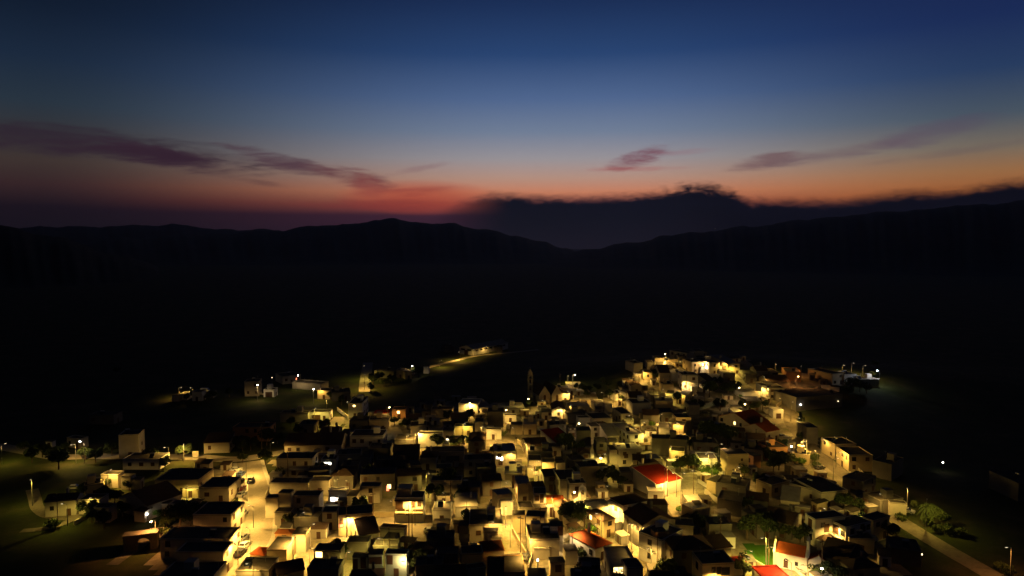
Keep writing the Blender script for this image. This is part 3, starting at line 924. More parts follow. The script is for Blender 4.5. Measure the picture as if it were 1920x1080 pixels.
def ground_mat(name, cols, sc):
    m = bpy.data.materials.new(name); m.use_nodes = True; t = NT(m.node_tree); b = t.n['Principled BSDF']
    tcn = t.new('ShaderNodeTexCoord')
    n = t.new('ShaderNodeTexNoise'); t.l.new(tcn.outputs['Object'], n.inputs['Vector']); n.inputs['Scale'].default_value = sc; n.inputs['Detail'].default_value = 8; n.inputs['Roughness'].default_value = .65
    n2 = t.new('ShaderNodeTexNoise'); t.l.new(tcn.outputs['Object'], n2.inputs['Vector']); n2.inputs['Scale'].default_value = 1.7; n2.inputs['Detail'].default_value = 4
    k = len(cols); c = t.ramp(n.outputs[0], [(0.34 + 0.32 * i / (k - 1), (*q, 1)) for i, q in enumerate(cols)])
    c = t.mix(t.m('MULTIPLY', n2.outputs[0], .55), c, (*[x * .35 for x in cols[0]], 1))
    t.l.new(c, b.inputs['Base Color']); b.inputs['Roughness'].default_value = .95; b.inputs['Specular IOR Level'].default_value = .1
    bn = t.new('ShaderNodeBump'); bn.inputs['Strength'].default_value = .5; bn.inputs['Distance'].default_value = .2; t.l.new(n2.outputs[0], bn.inputs['Height']); t.l.new(bn.outputs[0], b.inputs['Normal'])
    return m
G_GRASS = ground_mat('meadow_and_soil', [(0.028, 0.040, 0.009), (0.045, 0.055, 0.014), (0.095, 0.08, 0.04)], .06)
G_YARD = ground_mat('concrete_and_dirt', [(0.30, 0.26, 0.20), (0.42, 0.37, 0.29), (0.24, 0.20, 0.13), (0.12, 0.13, 0.04)], .09)
G_ROAD = ground_mat('worn_concrete_road', [(0.40, 0.345, 0.27), (0.44, 0.38, 0.30), (0.34, 0.29, 0.225)], .25)
G_LANE = ground_mat('packed_dirt_lane', [(0.20, 0.165, 0.12), (0.25, 0.21, 0.155), (0.15, 0.125, 0.09)], .3)
G_ASPH = ground_mat('dusty_asphalt', [(0.13, 0.12, 0.105), (0.17, 0.155, 0.13), (0.11, 0.10, 0.09)], .2)
G_KERB = mat('kerb_stone', (0.5, 0.46, 0.4), var=.2)
G_HILL = ground_mat('scrubby_hillside', [(0.03, 0.035, 0.02), (0.045, 0.045, 0.03), (0.07, 0.06, 0.045)], .004)
tag(sheet('ground', axis(-12000, 12000, -260, 360, 3.5, 1.14), axis(-1500, 13000, 120, 560, 3.5, 1.14), G_GRASS), kind='structure')

def poly_px(pts): return [tuple(at(u, v).xy) for u, v in pts]
def inside(x, y, poly):
    c = False; n = len(poly)
    for i in range(n):
        (x1, y1), (x2, y2) = poly[i], poly[(i + 1) % n]
        if (y1 > y) != (y2 > y) and x < (x2 - x1) * (y - y1) / (y2 - y1) + x1: c = not c
    return c
core_p = poly_px([(515, 1200), (505, 1000), (495, 905), (520, 860), (600, 835), (640, 800), (640, 778), (700, 778), (770, 766), (860, 750), (950, 768), (1010, 760), (1060, 726), (1090, 722), (1130, 752), (1180, 716), (1210, 690), (1290, 668), (1400, 676), (1440, 700), (1510, 700),
    (1600, 708), (1590, 720), (1500, 735), (1495, 790), (1545, 850), (1620, 915), (1672, 975), (1690, 1100), (1700, 1200)])
west_p = poly_px([(280, 1200), (300, 1040), (340, 985), (335, 930), (372, 880), (452, 875), (452, 1000), (440, 1200)])
xs = [i * 2.5 for i in range(-70, 130)]; ys = [100 + j * 2.5 for j in range(0, 170)]
jit = lambda x, y: (x + 1.6 * math.sin(y * .31 + x * .13), y + 1.6 * math.sin(x * .27))
tag(sheet('paved_ground', xs, ys, G_YARD, .05, lambda x, y: inside(*jit(x, y), core_p) or inside(*jit(x, y), west_p)), kind='structure')

ROADS = []
def road(name, pts, w0, m, dz=.10, kerb=False):
    P3 = [at(u, v).xy for u, v in pts]; L = []
    for i in range(len(P3) - 1):            # resample with a gentle curve
        p0 = P3[max(i - 1, 0)]; p1 = P3[i]; p2 = P3[i + 1]; p3 = P3[min(i + 2, len(P3) - 1)]
        n = max(2, int((p2 - p1).length / 2.5))
        for k in range(n):
            t = k / n; L.append(0.5 * ((2 * p1) + (p2 - p0) * t + (2 * p0 - 5 * p1 + 4 * p2 - p3) * t * t + (3 * p1 - p0 - 3 * p2 + p3) * t ** 3))
    L.append(P3[-1]); mb = MB(); kb = MB(); ROADS.extend((q.x, q.y, w0) for q in L)
    for i, p in enumerate(L):
        d = (L[min(i + 1, len(L) - 1)] - L[max(i - 1, 0)]).normalized(); nrm = Vector((-d.y, d.x))
        for k in range(5):
            q = p + nrm * (w0 * (.5 - k / 4)); mb.v.append((q.x, q.y, zg(q.x, q.y) + dz))
        if i: b = (i - 1) * 5; mb.f += [(b + k, b + k + 5, b + k + 6, b + k + 1) for k in range(4)]
        if kerb:
            for sgn in (1, -1):
                for o_, z_ in ((.5, -.05), (.5, .12), (.5 + .25 / w0, .12), (.5 + 1.2 / w0, .12), (.5 + 1.2 / w0, -.05)):
                    q = p + nrm * (sgn * w0 * o_); kb.v.append((q.x, q.y, zg(q.x, q.y) + dz + z_))
            if i:
                b = (i - 1) * 10
                for s_ in (0, 5): kb.f += [(b + s_ + k, b + s_ + k + 10, b + s_ + k + 11, b + s_ + k + 1) for k in range(4)]
    tag(mb.build(name, m), kind='structure')
    if kerb: tag(kb.build('pavement', G_KERB), kind='structure')
G_LAWN = ground_mat('watered_lawn', [(0.05, 0.15, 0.012), (0.07, 0.18, 0.018), (0.06, 0.12, 0.015)], .3)
for q_ in ([(1395, 1020), (1470, 1026), (1468, 1062), (1436, 1062), (1402, 1048)],):
    c_ = at(1430, 1060); tag(sheet('lawn', [c_.x - 12 + i for i in range(24)], [c_.y - 4 + i for i in range(22)], G_LAWN, .16, lambda x, y: inside(x, y, poly_px(q_))), kind='structure')
road('road', [(395, 1110), (436, 1062), (474, 1020), (483, 985), (482, 950), (478, 915), (470, 885), (466, 866)], 8.0, G_ROAD, .10, True)
road('road', [(640, 782), (600, 822), (560, 842), (512, 852), (440, 862), (372, 858), (300, 857), (240, 857), (180, 856), (110, 857), (60, 848), (0, 838), (-60, 832)], 6.5, G_ROAD, .14)
road('road', [(1482, 742), (1478, 770), (1484, 795), (1505, 822), (1530, 848), (1562, 875), (1610, 910), (1652, 953), (1700, 985), (1760, 1022), (1840, 1068), (1930, 1120)], 5.6, G_LANE, .12)
road('road', [(742, 772), (738, 790), (744, 812), (760, 828), (778, 838), (764, 852)], 4.6, G_ROAD, .12)
road('road', [(684, 735), (685, 715), (687, 698), (690, 680)], 6.5, G_ROAD, .12)
road('road', [(770, 702), (800, 690), (840, 680), (890, 668), (950, 662), (1010, 656)], 4.5, G_ROAD, .12)
road('path', [(60, 918), (66, 938), (70, 952), (88, 966), (124, 972), (150, 960)], 3.4, G_LANE, .09)
road('path', [(40, 996), (84, 992), (120, 982), (148, 968)], 2.6, G_LANE, .13)
road('path', [(250, 1030), (272, 1012), (296, 1000), (320, 1006)], 4.5, G_LANE, .09)
road('path', [(210, 1060), (238, 1040), (262, 1026)], 3.0, G_ASPH, .10)
tag(sheet('paved_square', *[[a + 1.5 * i for i in range(22)] for a in (at(1262, 960).x - 16, at(1262, 960).y - 8)], G_ROAD, .16, lambda x, y: inside(x, y, poly_px([(1243, 915), (1280, 905), (1320, 935), (1300, 965), (1262, 975)]))), kind='structure')
tag(sheet('paved_square', *[[a + 1.5 * i for i in range(26)] for a in (at(755, 985).x - 20, at(755, 985).y - 10)], G_ROAD, .16, lambda x, y: inside(x, y, poly_px([(700, 968), (820, 965), (815, 980), (790, 1010), (765, 1012), (705, 982)]))), kind='structure')

# ------------------------------------------------------------------ mountains
def ridge(name, crest, r0, wn, wf, wob, seed):
    rnd = random.Random(seed); ph = [rnd.uniform(0, 6.28) for _ in range(24)]
    a0, a1 = AZ(crest[0][0]), AZ(crest[-1][0]); n = int((a1 - a0) / .11); mb = MB(); K = 26
    def hh(a):
        for (u0, v0), (u1, v1) in zip(crest, crest[1:]):
            A0, A1 = AZ(u0), AZ(u1)
            if a <= A1: t = max(0, (a - A0) / (A1 - A0)); t = t * t * (3 - 2 * t); return EL(v0, u0) * (1 - t) + EL(v1, u1) * t
        return EL(*crest[-1][::-1])
    for i in range(n + 1):
        a = a0 + (a1 - a0) * i / n; ar = R(a)
        rough = sum(math.sin(a * (1.3 * 1.55 ** k) + ph[k]) / (1.45 ** k) for k in range(9)) * wob
        H = HC + math.tan(R(hh(a))) * r0 / max(.2, 1) + rough * r0 / 1000
        for k in range(K + 1):
            t = -1 + 2 * k / K; r = r0 + (t * wn if t < 0 else t * wf)
            prof = (math.cos(math.pi * t) * .5 + .5)
            gul = 1 + .16 * (1 - prof) * math.sin(a * 2.3 + ph[10] + t * 3) + .08 * (1 - prof) * math.sin(a * 7.1 + ph[11] + t * 5)
            mb.v.append((r * math.sin(ar), r * math.cos(ar), -5 + (H + 5) * prof * gul))
        if i: b = (i - 1) * (K + 1); mb.f += [(b + k, b + k + K + 1, b + k + K + 2, b + k + 1) for k in range(K)]
    return tag(mb.build(name, G_HILL, smooth=True), kind='structure')
ridge('mountains', [(-500, 452), (-60, 436), (80, 426), (200, 424), (255, 424), (330, 420), (400, 430), (480, 430), (560, 436), (700, 448), (900, 470)], 7200, 2200, 1500, .9, 3)
ridge('mountains', [(-500, 500), (60, 470), (240, 446), (420, 438), (520, 432), (600, 424), (660, 420), (705, 416), (738, 409), (772, 416), (800, 421), (845, 419), (900, 430), (960, 440), (1010, 452), (1060, 466), (1110, 482), (1220, 505)], 5200, 2600, 1500, .8, 5)
ridge('mountains', [(-700, 380), (-300, 396), (0, 422), (110, 446), (230, 480), (330, 510)], 2600, 1200, 700, .8, 8)
ridge('mountains', [(980, 492), (1060, 474), (1110, 466), (1190, 454), (1250, 442), (1300, 436), (1400, 426), (1500, 414), (1600, 404), (1700, 396), (1800, 388), (1920, 378), (2500, 350)], 4200, 2300, 1400, .8, 9)
#ridge('mountains', [(840, 462), (900, 430), (960, 396), (1020, 380), (1100, 379), (1180, 378), (1300, 374), (1400, 382), (1500, 385), (1580, 384), (1680, 370), (1780, 364), (1860, 354), (1930, 344), (2300, 320), (2600, 310)], 9500, 2500, 2000, .9, 12)

# ------------------------------------------------------------------ keeping things out of the houses
FOOT = [(r_.location.x, r_.location.y, math.cos(r_.rotation_euler.z), math.sin(r_.rotation_euler.z), w_ / 2, D_, zt_) for r_, w_, D_, h_, zt_ in HOUSES]
def blocked(x, y, z, mg=.45):
    for fx, fy, c_, s_, hw_, D_, zt_ in FOOT:
        dx, dy = x - fx, y - fy
        if dx * dx + dy * dy > 1200: continue
        a, b = dx * c_ + dy * s_, -dx * s_ + dy * c_
        if -hw_ - mg < a < hw_ + mg and -mg < b < D_ + mg and z < zt_ + .5: return True
    return False
def free(x, y, z, mg=.45, far=9.0):
    if not blocked(x, y, z, mg): return x, y
    best = None
    for i in range(24):
        a = i * math.pi / 12; k = .4
        while k < far:
            if not blocked(x + k * math.cos(a), y + k * math.sin(a), z, mg):
                cost = k * (1 + .35 * math.sin(a))      # rather towards the near side of the house
                if best is None or cost < best[0]: best = (cost, x + k * math.cos(a), y + k * math.sin(a))
                break
            k += .4
    return (best[1], best[2]) if best else (x, y)
# ------------------------------------------------------------------ sheds and annexes in the yards between the houses
SQ = [poly_px([(1240, 905), (1285, 900), (1325, 935), (1305, 970), (1255, 980)]), poly_px([(695, 960), (825, 960), (820, 985), (790, 1015), (760, 1015), (700, 985)]), poly_px([(1400, 1015), (1475, 1005), (1560, 1050), (1560, 1100), (1420, 1100)])]
LANES = [poly_px(q) for q in ([(945, 935), (965, 935), (965, 1000), (1010, 1090), (980, 1090), (948, 1000)], [(965, 795), (990, 795), (990, 850), (1020, 895), (1000, 905), (970, 860)], [(1150, 925), (1170, 960), (1250, 1040), (1225, 1090), (1195, 1090), (1190, 1030), (1140, 960)], [(880, 818), (975, 812), (975, 838), (890, 842)], [(780, 840), (1300, 845), (1300, 835), (790, 825)])]
rs = random.Random(77); SHEDS = 0
for _ in range(14000):
    if SHEDS >= 270: break
    x, y = rs.uniform(-120, 230), rs.uniform(140, 400)
    if not (inside(x, y, core_p) or inside(x, y, west_p)): continue
    w2, d2, hh_ = rs.uniform(1.8, 4.4), rs.uniform(1.8, 3.8), rs.uniform(1.8, 3.1)
    if any(blocked(x + a * w2 / 2, y + b * d2, 0, .1) for a in (-1, 1, 0) for b in (0, .5, 1)): continue
    if any((x - a) ** 2 + (y + d2 / 2 - b) ** 2 < (c_ / 2 + 2.8) ** 2 for a, b, c_ in ROADS): continue
    if any(inside(x, y, q) for q in SQ + LANES): continue
    near = min(FOOT, key=lambda f: (f[0] - x) ** 2 + (f[1] - y) ** 2); rz = math.atan2(near[3], near[2])
    z0 = zg(x, y); k = rs.random(); o = empty('shed', (x, y, z0), rz); wm = WALLM[rs.choice('wccyg')]
    b = MB(); tl = .5 if k < .4 else 0
    b.add([(-w2 / 2, 0, -.5), (w2 / 2, 0, -.5), (w2 / 2, d2, -.5), (-w2 / 2, d2, -.5), (-w2 / 2, 0, hh_), (w2 / 2, 0, hh_), (w2 / 2, d2, hh_ + tl), (-w2 / 2, d2, hh_ + tl)], [(0, 3, 2, 1), (4, 5, 6, 7), (0, 1, 5, 4), (1, 2, 6, 5), (2, 3, 7, 6), (3, 0, 4, 7)]).build('wall', wm, o)
    q = .18; MB().add([(xx, yy, hh_ + zz + tl * yy / d2) for zz in (.01, .12) for xx, yy in ((-w2 / 2 - q, -q), (w2 / 2 + q, -q), (w2 / 2 + q, d2 + q), (-w2 / 2 - q, d2 + q))], [(0, 3, 2, 1), (4, 5, 6, 7), (0, 1, 5, 4), (1, 2, 6, 5), (2, 3, 7, 6), (3, 0, 4, 7)]).build('roof', ROOFM[rs.choice('ffpggf' if tl else 'ffpp')], o)
    put_window(o, 0, 0, .95, .9, 1.85, 'door', (w2, d2)); SHEDS += 1
    FOOT.append((x, y, math.cos(rz), math.sin(rz), w2 / 2, d2, z0 + hh_))
    tag(o, None, 'shed', 'sheds and annexes in the yards'); reg(o, 'small shed or annex', 'shed', (x, y, z0 + hh_))
# ------------------------------------------------------------------ street lamps
LAMPK = 1.95
WARM = (1.0, 0.59, 0.115); WARMW = (1.0, 0.66, 0.27); COOL = (1.0, .70, .30); BLUE = (.80, .86, 1.0); ORNG = (1.0, .42, .09); GREENW = (1.0, .72, .12)
LC = {'w': (WARM, M_BULBW), 'm': (WARMW, M_BULBW), 'c': (COOL, M_BULBC), 'b': (BLUE, M_BULBB), 'o': (ORNG, M_BULBO), 'n': (GREENW, M_BULBW)}
LAMPD = {}
PROTO = {}
def lamp_proto(h, kind, glare):
    key = (h, kind, glare)
    if key in PROTO: return PROTO[key], False
    root = empty('street_lamp', (0, 0, 0))
    MB().tube((0, 0, -.5), (0, 0, h), .11, .07).build('pole', M_POLE, root)
    MB().tube((0, 0, h - .15), (.45, 0, h + .12), .045, n=6).tube((.45, 0, h + .12), (.95, 0, h + .16), .04, n=6).build('arm', M_METAL, root)
    hd = MB().add([(.85, -.16, h + .10), (1.6, -.13, h + .12), (1.6, .13, h + .12), (.85, .16, h + .10), (.9, -.12, h + .27), (1.5, -.09, h + .26), (1.5, .09, h + .26), (.9, .12, h + .27)],
        [(0, 3, 2, 1), (4, 5, 6, 7), (0, 1, 5, 4), (1, 2, 6, 5), (2, 3, 7, 6), (3, 0, 4, 7)]).build('lamp_head', M_METAL, root)
    ln = MB()
    if glare: ln.ball((1.22, 0, h + .02), .31, .62)
    else: ln.box(.98, 1.5, -.1, .1, h + .05, h + .09)
    ln.build('lens', LC[kind][1] if glare else M_GLOW, hd)
    PROTO[key] = root; return root, True
def lamp(u, v, h, kind, power, glare=0, face=None, at_head=True, hide=False):
    h = round(h + .3, 1)
    p = at(u, v, h if at_head else 2.2); p.x, p.y = free(p.x, p.y, zg(p.x, p.y) + h - 3.0, 1.1); z0 = zg(p.x, p.y)
    root, new = lamp_proto(h, kind, glare)
    if not new: root = copy_tree(root)
    a = random.uniform(0, 6.28) if face is None else R(face)
    for _ in range(16):
        if not blocked(p.x - 1.22 * math.cos(a), p.y - 1.22 * math.sin(a), z0, .15): break
        a += .39
    root.location = (p.x - 1.22 * math.cos(a), p.y - 1.22 * math.sin(a), z0); root.rotation_euler = (0, 0, a)
    bare = random.random() < (.15 if glare else .10)      # some are open lanterns that also light what stands above them
    key = (kind, power, bare)
    if key not in LAMPD:
        L = bpy.data.lights.new('lamp_light', 'POINT' if bare else 'SPOT'); L.energy = power * (.8 if bare else 1); L.color = LC[kind][0]
        if not bare: L.spot_size = R(165); L.spot_blend = .45
        L.shadow_soft_size = .16; LAMPD[key] = L
    lo = next((c_ for c_ in root.children if c_.type == 'LIGHT'), None)
    if lo is None: lo = bpy.data.objects.new('light', LAMPD[key]); COL.objects.link(lo); lo.parent = root; lo.location = (1.22, 0, h - .26)
    lo.data = LAMPD[key]
    tag(root, None, 'street lamp', 'street lamps')
    reg(root, {'w': 'warm', 'm': 'warm', 'c': 'white', 'b': 'blue-white', 'o': 'orange', 'n': 'yellowish'}[kind] + (' glaring street lamp' if glare else ' street lamp'), 'lamp', (p.x, p.y, z0 + h))
    return root
# head u, v, height, colour, watts, glare
LD = '''
150 828 8 c 900 1
57 900 8 n 1000 2
283 978 6.5 o 2600 1
483 722 8 c 900 1
559 704 8 c 700 1
588 730 7 c 500 1
773 686 6 c 500 1
730 764 7 w 1400 1
882 752 6.0 w 2400 1
949 769 6.5 w 1600 1
991 748 7 n 900 1
1078 703 8 c 1000 1
1247 664 8 w 1800 1
1386 727 8 m 1000 1
1397 758 7 w 1300 1
1497 706 7.5 o 1300 1

1645 695 8 b 1300 1
1086 794 6.5 m 700 1
1111 858 5.6 w 900 1
1077 923 6.5 w 1300 1
1299 883 7 n 1600 2
1283 888 9.5 w 1300 2
1246 880 9 w 700 2
1738 937 8 n 1500 2
1508 828 7 w 2200 2
1193 701 7 w 1600 2
1160 733 6 w 1300 2
1208 792 7 w 3200 2
1259 838 6.5 n 1800 2
945 950 6 w 2600 2
683 706 8 n 3000 0
684 724 8 w 3000 0
861 670 5.5 w 4200 0
888 663 5 w 900 0
828 683 4.5 w 2200 0
912 658 5 w 500 0
662 770 6 w 2600 0
640 790 6 n 1000 0
592 783 6 n 1100 0
612 768 6 w 700 0
464 885 6 w 4600 0
466 930 6 w 3600 0
468 975 6 w 4800 0
464 1020 6 w 4200 0
425 1050 6 w 2400 0
512 851 6 w 2600 0
345 857 6.5 w 3000 0
305 858 5 w 900 0
135 858 6.5 w 1700 0
10 832 7 n 1200 2
118 972 6 n 1000 0
222 897 6 w 1500 0
204 912 5 w 600 0
358 918 4 n 900 0
186 944 5 n 500 0
340 738 5 w 1100 0
352 738 4.5 w 500 0
605 738 5 w 700 0
766 836 6 w 1800 0
776 826 6 w 1800 0
905 822 6.5 w 2600 0
925 836 6.5 w 1800 0
890 835 5 w 1200 0
962 822 6 w 1400 0
985 852 6 w 2200 0
1010 885 5.5 w 2200 0
998 902 5.5 n 1500 0
958 862 5 w 1300 0
1065 748 5.5 w 1700 0
1050 772 4.6 w 1200 0
1017 762 4.6 w 500 0
1072 770 4.6 w 900 0
1128 752 6 w 1700 0
1146 760 5.5 w 1500 0
1318 692 5.5 m 1500 0
1352 690 6 w 1600 0
1370 698 5.5 n 1500 0
1298 728 5.5 m 1500 0
1288 722 5 w 900 0
1205 708 5.5 w 1700 0
1243 746 6 n 1300 0
1278 745 5 w 800 0
1248 680 5.5 w 1300 0
1420 732 5 w 1500 0
1434 724 6.5 w 900 0
1462 764 6 w 800 0
1486 780 8 w 3600 0
1496 808 7 w 2200 0
1570 888 7 w 1400 0
1240 795 6 w 1900 0
1270 805 5.5 w 1200 0
1216 830 6 n 1800 0
1170 850 7.8 n 1000 0
1134 874 6 n 1800 0
1322 872 6 n 2600 0
1328 893 6 n 1500 0
1262 918 7 w 3200 0
1290 945 6.5 w 1800 0
1236 915 4.6 w 1200 0
1352 868 8.5 m 700 0
1385 900 6 w 900 0
634 921 5.5 w 2000 0
645 926 5.5 w 1500 0
690 948 5.6 w 900 0
662 982 5.2 w 3200 0
770 972 6.6 w 3400 0
735 966 6 w 1600 0
830 952 5.6 w 2000 0
806 915 6.5 n 2000 0
875 958 5 w 900 0
950 928 5.6 w 1500 0
956 968 6 w 2400 0
972 1000 6 w 2200 0
986 1036 6 w 2200 0
990 1068 6 w 1800 0
925 992 5.6 w 1000 0
938 1012 6 w 1300 0
1040 950 6 w 1900 0
1064 948 5.5 w 1400 0
1088 962 5.2 w 1500 0
1112 972 5.5 n 1300 0
1138 940 6.4 w 2200 0
1145 970 6 w 2600 0
1160 985 5.6 w 1500 0
1130 990 6.2 w 1500 0
1180 1018 6.8 w 2400 0
1205 1000 5.6 w 1300 0
1232 1022 6.4 w 3400 0
1246 1012 5 w 1600 0
1215 1062 6.2 w 2600 0
1072 1018 5.5 m 1300 0
1105 1006 5 n 900 0
553 1035 6 w 3400 0
580 1010 6 w 900 0
573 985 6 w 500 0
650 1000 6 m 800 0
712 1042 6.5 n 1700 0
745 1052 4.6 n 900 0
668 1058 5 n 700 0
756 1070 4 m 500 0
605 1042 4 w 500 0
1578 1002 4.8 n 2800 0
1553 1002 5.6 w 900 0
1545 985 6.5 w 700 0
1528 870 6.5 w 1500 0
1575 868 5.5 w 1000 0
1556 842 5.8 w 800 0
1650 960 7 w 1400 0

1885 1075 8 o 900 0
1700 942 6 w 800 0
1428 1040 6 n 2000 0
1408 1058 5 n 1500 0
1474 1084 6 m 3200 0
1504 1086 5 w 1500 0
1446 1050 5 n 900 0
1405 1070 5 w 500 0
1330 1080 5 w 1500 0
1500 1095 5 m 1700 0
480 1070 6 w 1300 0
1600 697 6.5 w 1400 0
1582 698 5.6 w 800 0
1622 700 6 w 600 0
1065 716 5 n 900 0
1455 694 5 w 600 0
1485 697 6 o 300 0
1180 796 5.6 n 1100 0
840 838 4.2 w 700 0
872 806 5 n 800 0
'''
for ln in LD.strip().splitlines():
    s = ln.split()
    if not s: continue
    lamp(float(s[0]), float(s[1]), float(s[2]), s[3], float(s[4]) * LAMPK * (1 if int(s[5]) else random.choice((.7, .85, 1.0, 1.25))), int(s[5]) == 1, at_head=int(s[5]) > 0, face=(float(s[6]) if len(s) > 6 else None))

# ------------------------------------------------------------------ wooden utility poles
up = empty('utility_pole', (0, 0, 0)); MB().tube((0, 0, -.5), (0, 0, 9.5), .14, .10).build('pole', M_WOOD, up); ca = MB().box(-.8, .8, -.06, .06, 8.8, 8.95).build('crossarm', M_WOOD, up)
MB().tube((-.7, 0, 8.95), (-.7, 0, 9.15), .05).tube((0, 0, 9.5), (0, 0, 9.65), .05).tube((.7, 0, 8.95), (.7, 0, 9.15), .05).build('insulator', M_TANK, ca)
for i, (u, v) in enumerate([(650, 1008), (767, 1012), (773, 1014), (635, 938), (968, 868), (1015, 1018), (976, 1036), (1251, 932), (1232, 1066), (1300, 938), (1016, 880), (803, 934), (109, 990), (491, 842), (1160, 762), (1226, 702), (1287, 738), (1049, 735), (1445, 760), (1441, 1062), (1540, 1085), (845, 960), (1076, 880), (1040, 905), (700, 985), (1240, 765), (1255, 870), (730, 1060), (540, 900), (1350, 1042)]):
    o = up if i == 0 else copy_tree(up); p = at(u, v); p.x, p.y = free(p.x, p.y, 0, .2); o.location = (p.x, p.y, zg(p.x, p.y)); o.rotation_euler = (0, 0, random.uniform(0, 3)); tag(o, None, 'utility pole', 'utility poles')
    reg(o, 'thin wooden utility pole', 'pole', (p.x, p.y, p.z + 9))

# ------------------------------------------------------------------ cars
def car_proto(cm, van=False):
    root = empty('parked_car', (0, 0, 0)); L, w2 = 4.1, .86
    prof = [(-2.0, .35), (2.05, .35), (2.08, .62), (1.95, .82), (1.05, .95), (.35, 1.42), (-1.1, 1.46), (-1.75, 1.02), (-2.02, .92)] if not van else [(-2.3, .35), (2.2, .35), (2.25, .8), (1.9, 1.1), (1.4, 1.9), (-2.25, 1.95), (-2.32, .9)]
    b = MB(); n = len(prof)
    for y, k in ((-w2, .88), (-w2 * .98, 1.0), (w2 * .98, 1.0), (w2, .88)):
        b.v += [(x * (1 if z < 1 else .985), y * (1 if z < 1 else .86), z if k == 1 else max(.35, z * .985)) for x, z in prof]
    for s in range(3): b.f += [(s * n + i, s * n + (i + 1) % n, (s + 1) * n + (i + 1) % n, (s + 1) * n + i) for i in range(n)]
    b.f += [tuple(range(n - 1, -1, -1)), tuple(range(3 * n, 4 * n))]; bo = b.build('body', cm, root)
    z0, z1 = (1.0, 1.38) if not van else (1.15, 1.7)
    MB().add([(1.0, -.7, .97), (1.0, .7, .97), (.42, .6, 1.39), (.42, -.6, 1.39), (1.05, -.7, 1.0), (1.05, .7, 1.0), (.47, .6, 1.42), (.47, -.6, 1.42)] if not van else [(1.85, -.7, 1.15), (1.85, .7, 1.15), (1.45, .62, 1.82), (1.45, -.62, 1.82), (1.92, -.7, 1.17), (1.92, .7, 1.17), (1.52, .62, 1.84), (1.52, -.62, 1.84)],
        [(4, 5, 6, 7), (0, 4, 7, 3), (1, 2, 6, 5), (0, 1, 5, 4), (3, 7, 6, 2)]).build('windscreen', M_GLASS, root)
    MB().add([(-1.72, -.66, 1.06), (-1.72, .66, 1.06), (-1.14, .6, 1.41), (-1.14, -.6, 1.41), (-1.78, -.66, 1.09), (-1.78, .66, 1.09), (-1.2, .6, 1.45), (-1.2, -.6, 1.45)] if not van else [(-2.28, -.6, 1.2), (-2.28, .6, 1.2), (-2.25, .6, 1.7), (-2.25, -.6, 1.7), (-2.35, -.6, 1.2), (-2.35, .6, 1.2), (-2.32, .6, 1.7), (-2.32, -.6, 1.7)],
        [(4, 7, 6, 5), (0, 3, 7, 4), (1, 5, 6, 2), (0, 4, 5, 1), (3, 2, 6, 7)]).build('rear_window', M_GLASS, root)
    for s in (-1, 1):
        MB().box(-1.25, .7, *sorted((s * .72, s * .87)), z0, z1 - .05).build('side_window', M_GLASS, root)
        for xx in (-1.25, 1.3):
            wh = MB().tube((xx, s * .68, .32), (xx, s * .90, .32), .32, n=12).build('wheel', M_RUBBER, root); MB().tube((xx, s * .89, .32), (xx, s * .915, .32), .18, n=8).build('rim', M_METAL, wh)
        MB().box(1.95, 2.1, *sorted((s * .5, s * .78)), .6, .75).build('headlight', M_TANK, root); MB().box(-2.06, -1.96, *sorted((s * .55, s * .8)), .72, .88).build('tail_light', mat('tail_light_red', (.3, .01, .01), var=.1), root)
    return root
paint = lambda nm, c: mat('car_paint_' + nm, c, rough=.3, var=.1, spec=.6)
CARK = {'w': ('white', car_proto(paint('white', (.6, .6, .58)))), 's': ('silver', car_proto(paint('silver', (.33, .33, .33)))), 'd': ('dark', car_proto(paint('dark', (.03, .03, .035)))), 'r': ('dark red', car_proto(paint('red', (.22, .02, .02)))), 'b': ('dark blue', car_proto(paint('blue', (.03, .05, .13)))), 'v': ('white van', car_proto(paint('van_white', (.62, .62, .6)), True))}
usedc = set()
for u, v, k, a, where in [(470, 903, 's', 100, 'silver car in the middle of the wide street, driving away'), (443, 884, 'w', 20, None), (436, 890, 's', 10, None), (450, 905, 'd', 88, None), (447, 922, 'r', 88, 'dark red car parked highest in the kerbside row'), (453, 931, 's', 88, None), (455, 967, 'w', 86, 'white car parked alone midway along the wide street'),
        (456, 1012, 's', 84, None), (453, 1025, 'w', 84, None), (451, 1041, 'd', 84, None), (452, 893, 'b', 88, None), (1492, 733, 'w', 20, None), (1018, 812, 'd', 5, None), (1024, 816, 's', 5, None), (808, 1000, 'w', 10, None), (1537, 881, 'd', 35, None), (1475, 825, 's', 30, None), (1466, 821, 'd', 30, None),
        (140, 918, 's', 20, 'silver car parked in the meadow above the grassy road bend'), (930, 946, 'w', 5, None), (760, 828, 'd', 60, None), (749, 826, 's', 50, None), (762, 836, 'w', 10, None), (1110, 780, 's', 30, None), (1563, 945, 'd', 40, None), (990, 1048, 'd', 80, None), (1000, 1078, 's', 80, None), (1322, 778, 'd', 20, None), (568, 962, 's', 95, None), (516, 893, 'd', 92, None), (1346, 800, 'd', 30, None), (1700, 962, 's', -40, None), (1620, 1010, 'v', 20, 'white van beside the house right of the white corner villa'), (385, 735, 'v', 0, 'white van far beyond the left-hand houses')]:
    nm, pr_ = CARK[k]; o = pr_ if k not in usedc else copy_tree(pr_); usedc.add(k); p = at(u, v); p.x, p.y = free(p.x, p.y, 0, 1.1); z = zg(p.x, p.y)
    o.location = (p.x, p.y, z + .17); o.rotation_euler = (0, 0, R(a)); tag(o, where, 'van' if k == 'v' else 'car', 'cars on the streets'); o.name = 'parked_car' if 'driving' not in (where or '') else 'car'
    if k == 'v': o.name = 'parked_van'
    if not where: reg(o, nm + ' parked car', 'car', (p.x, p.y, z))

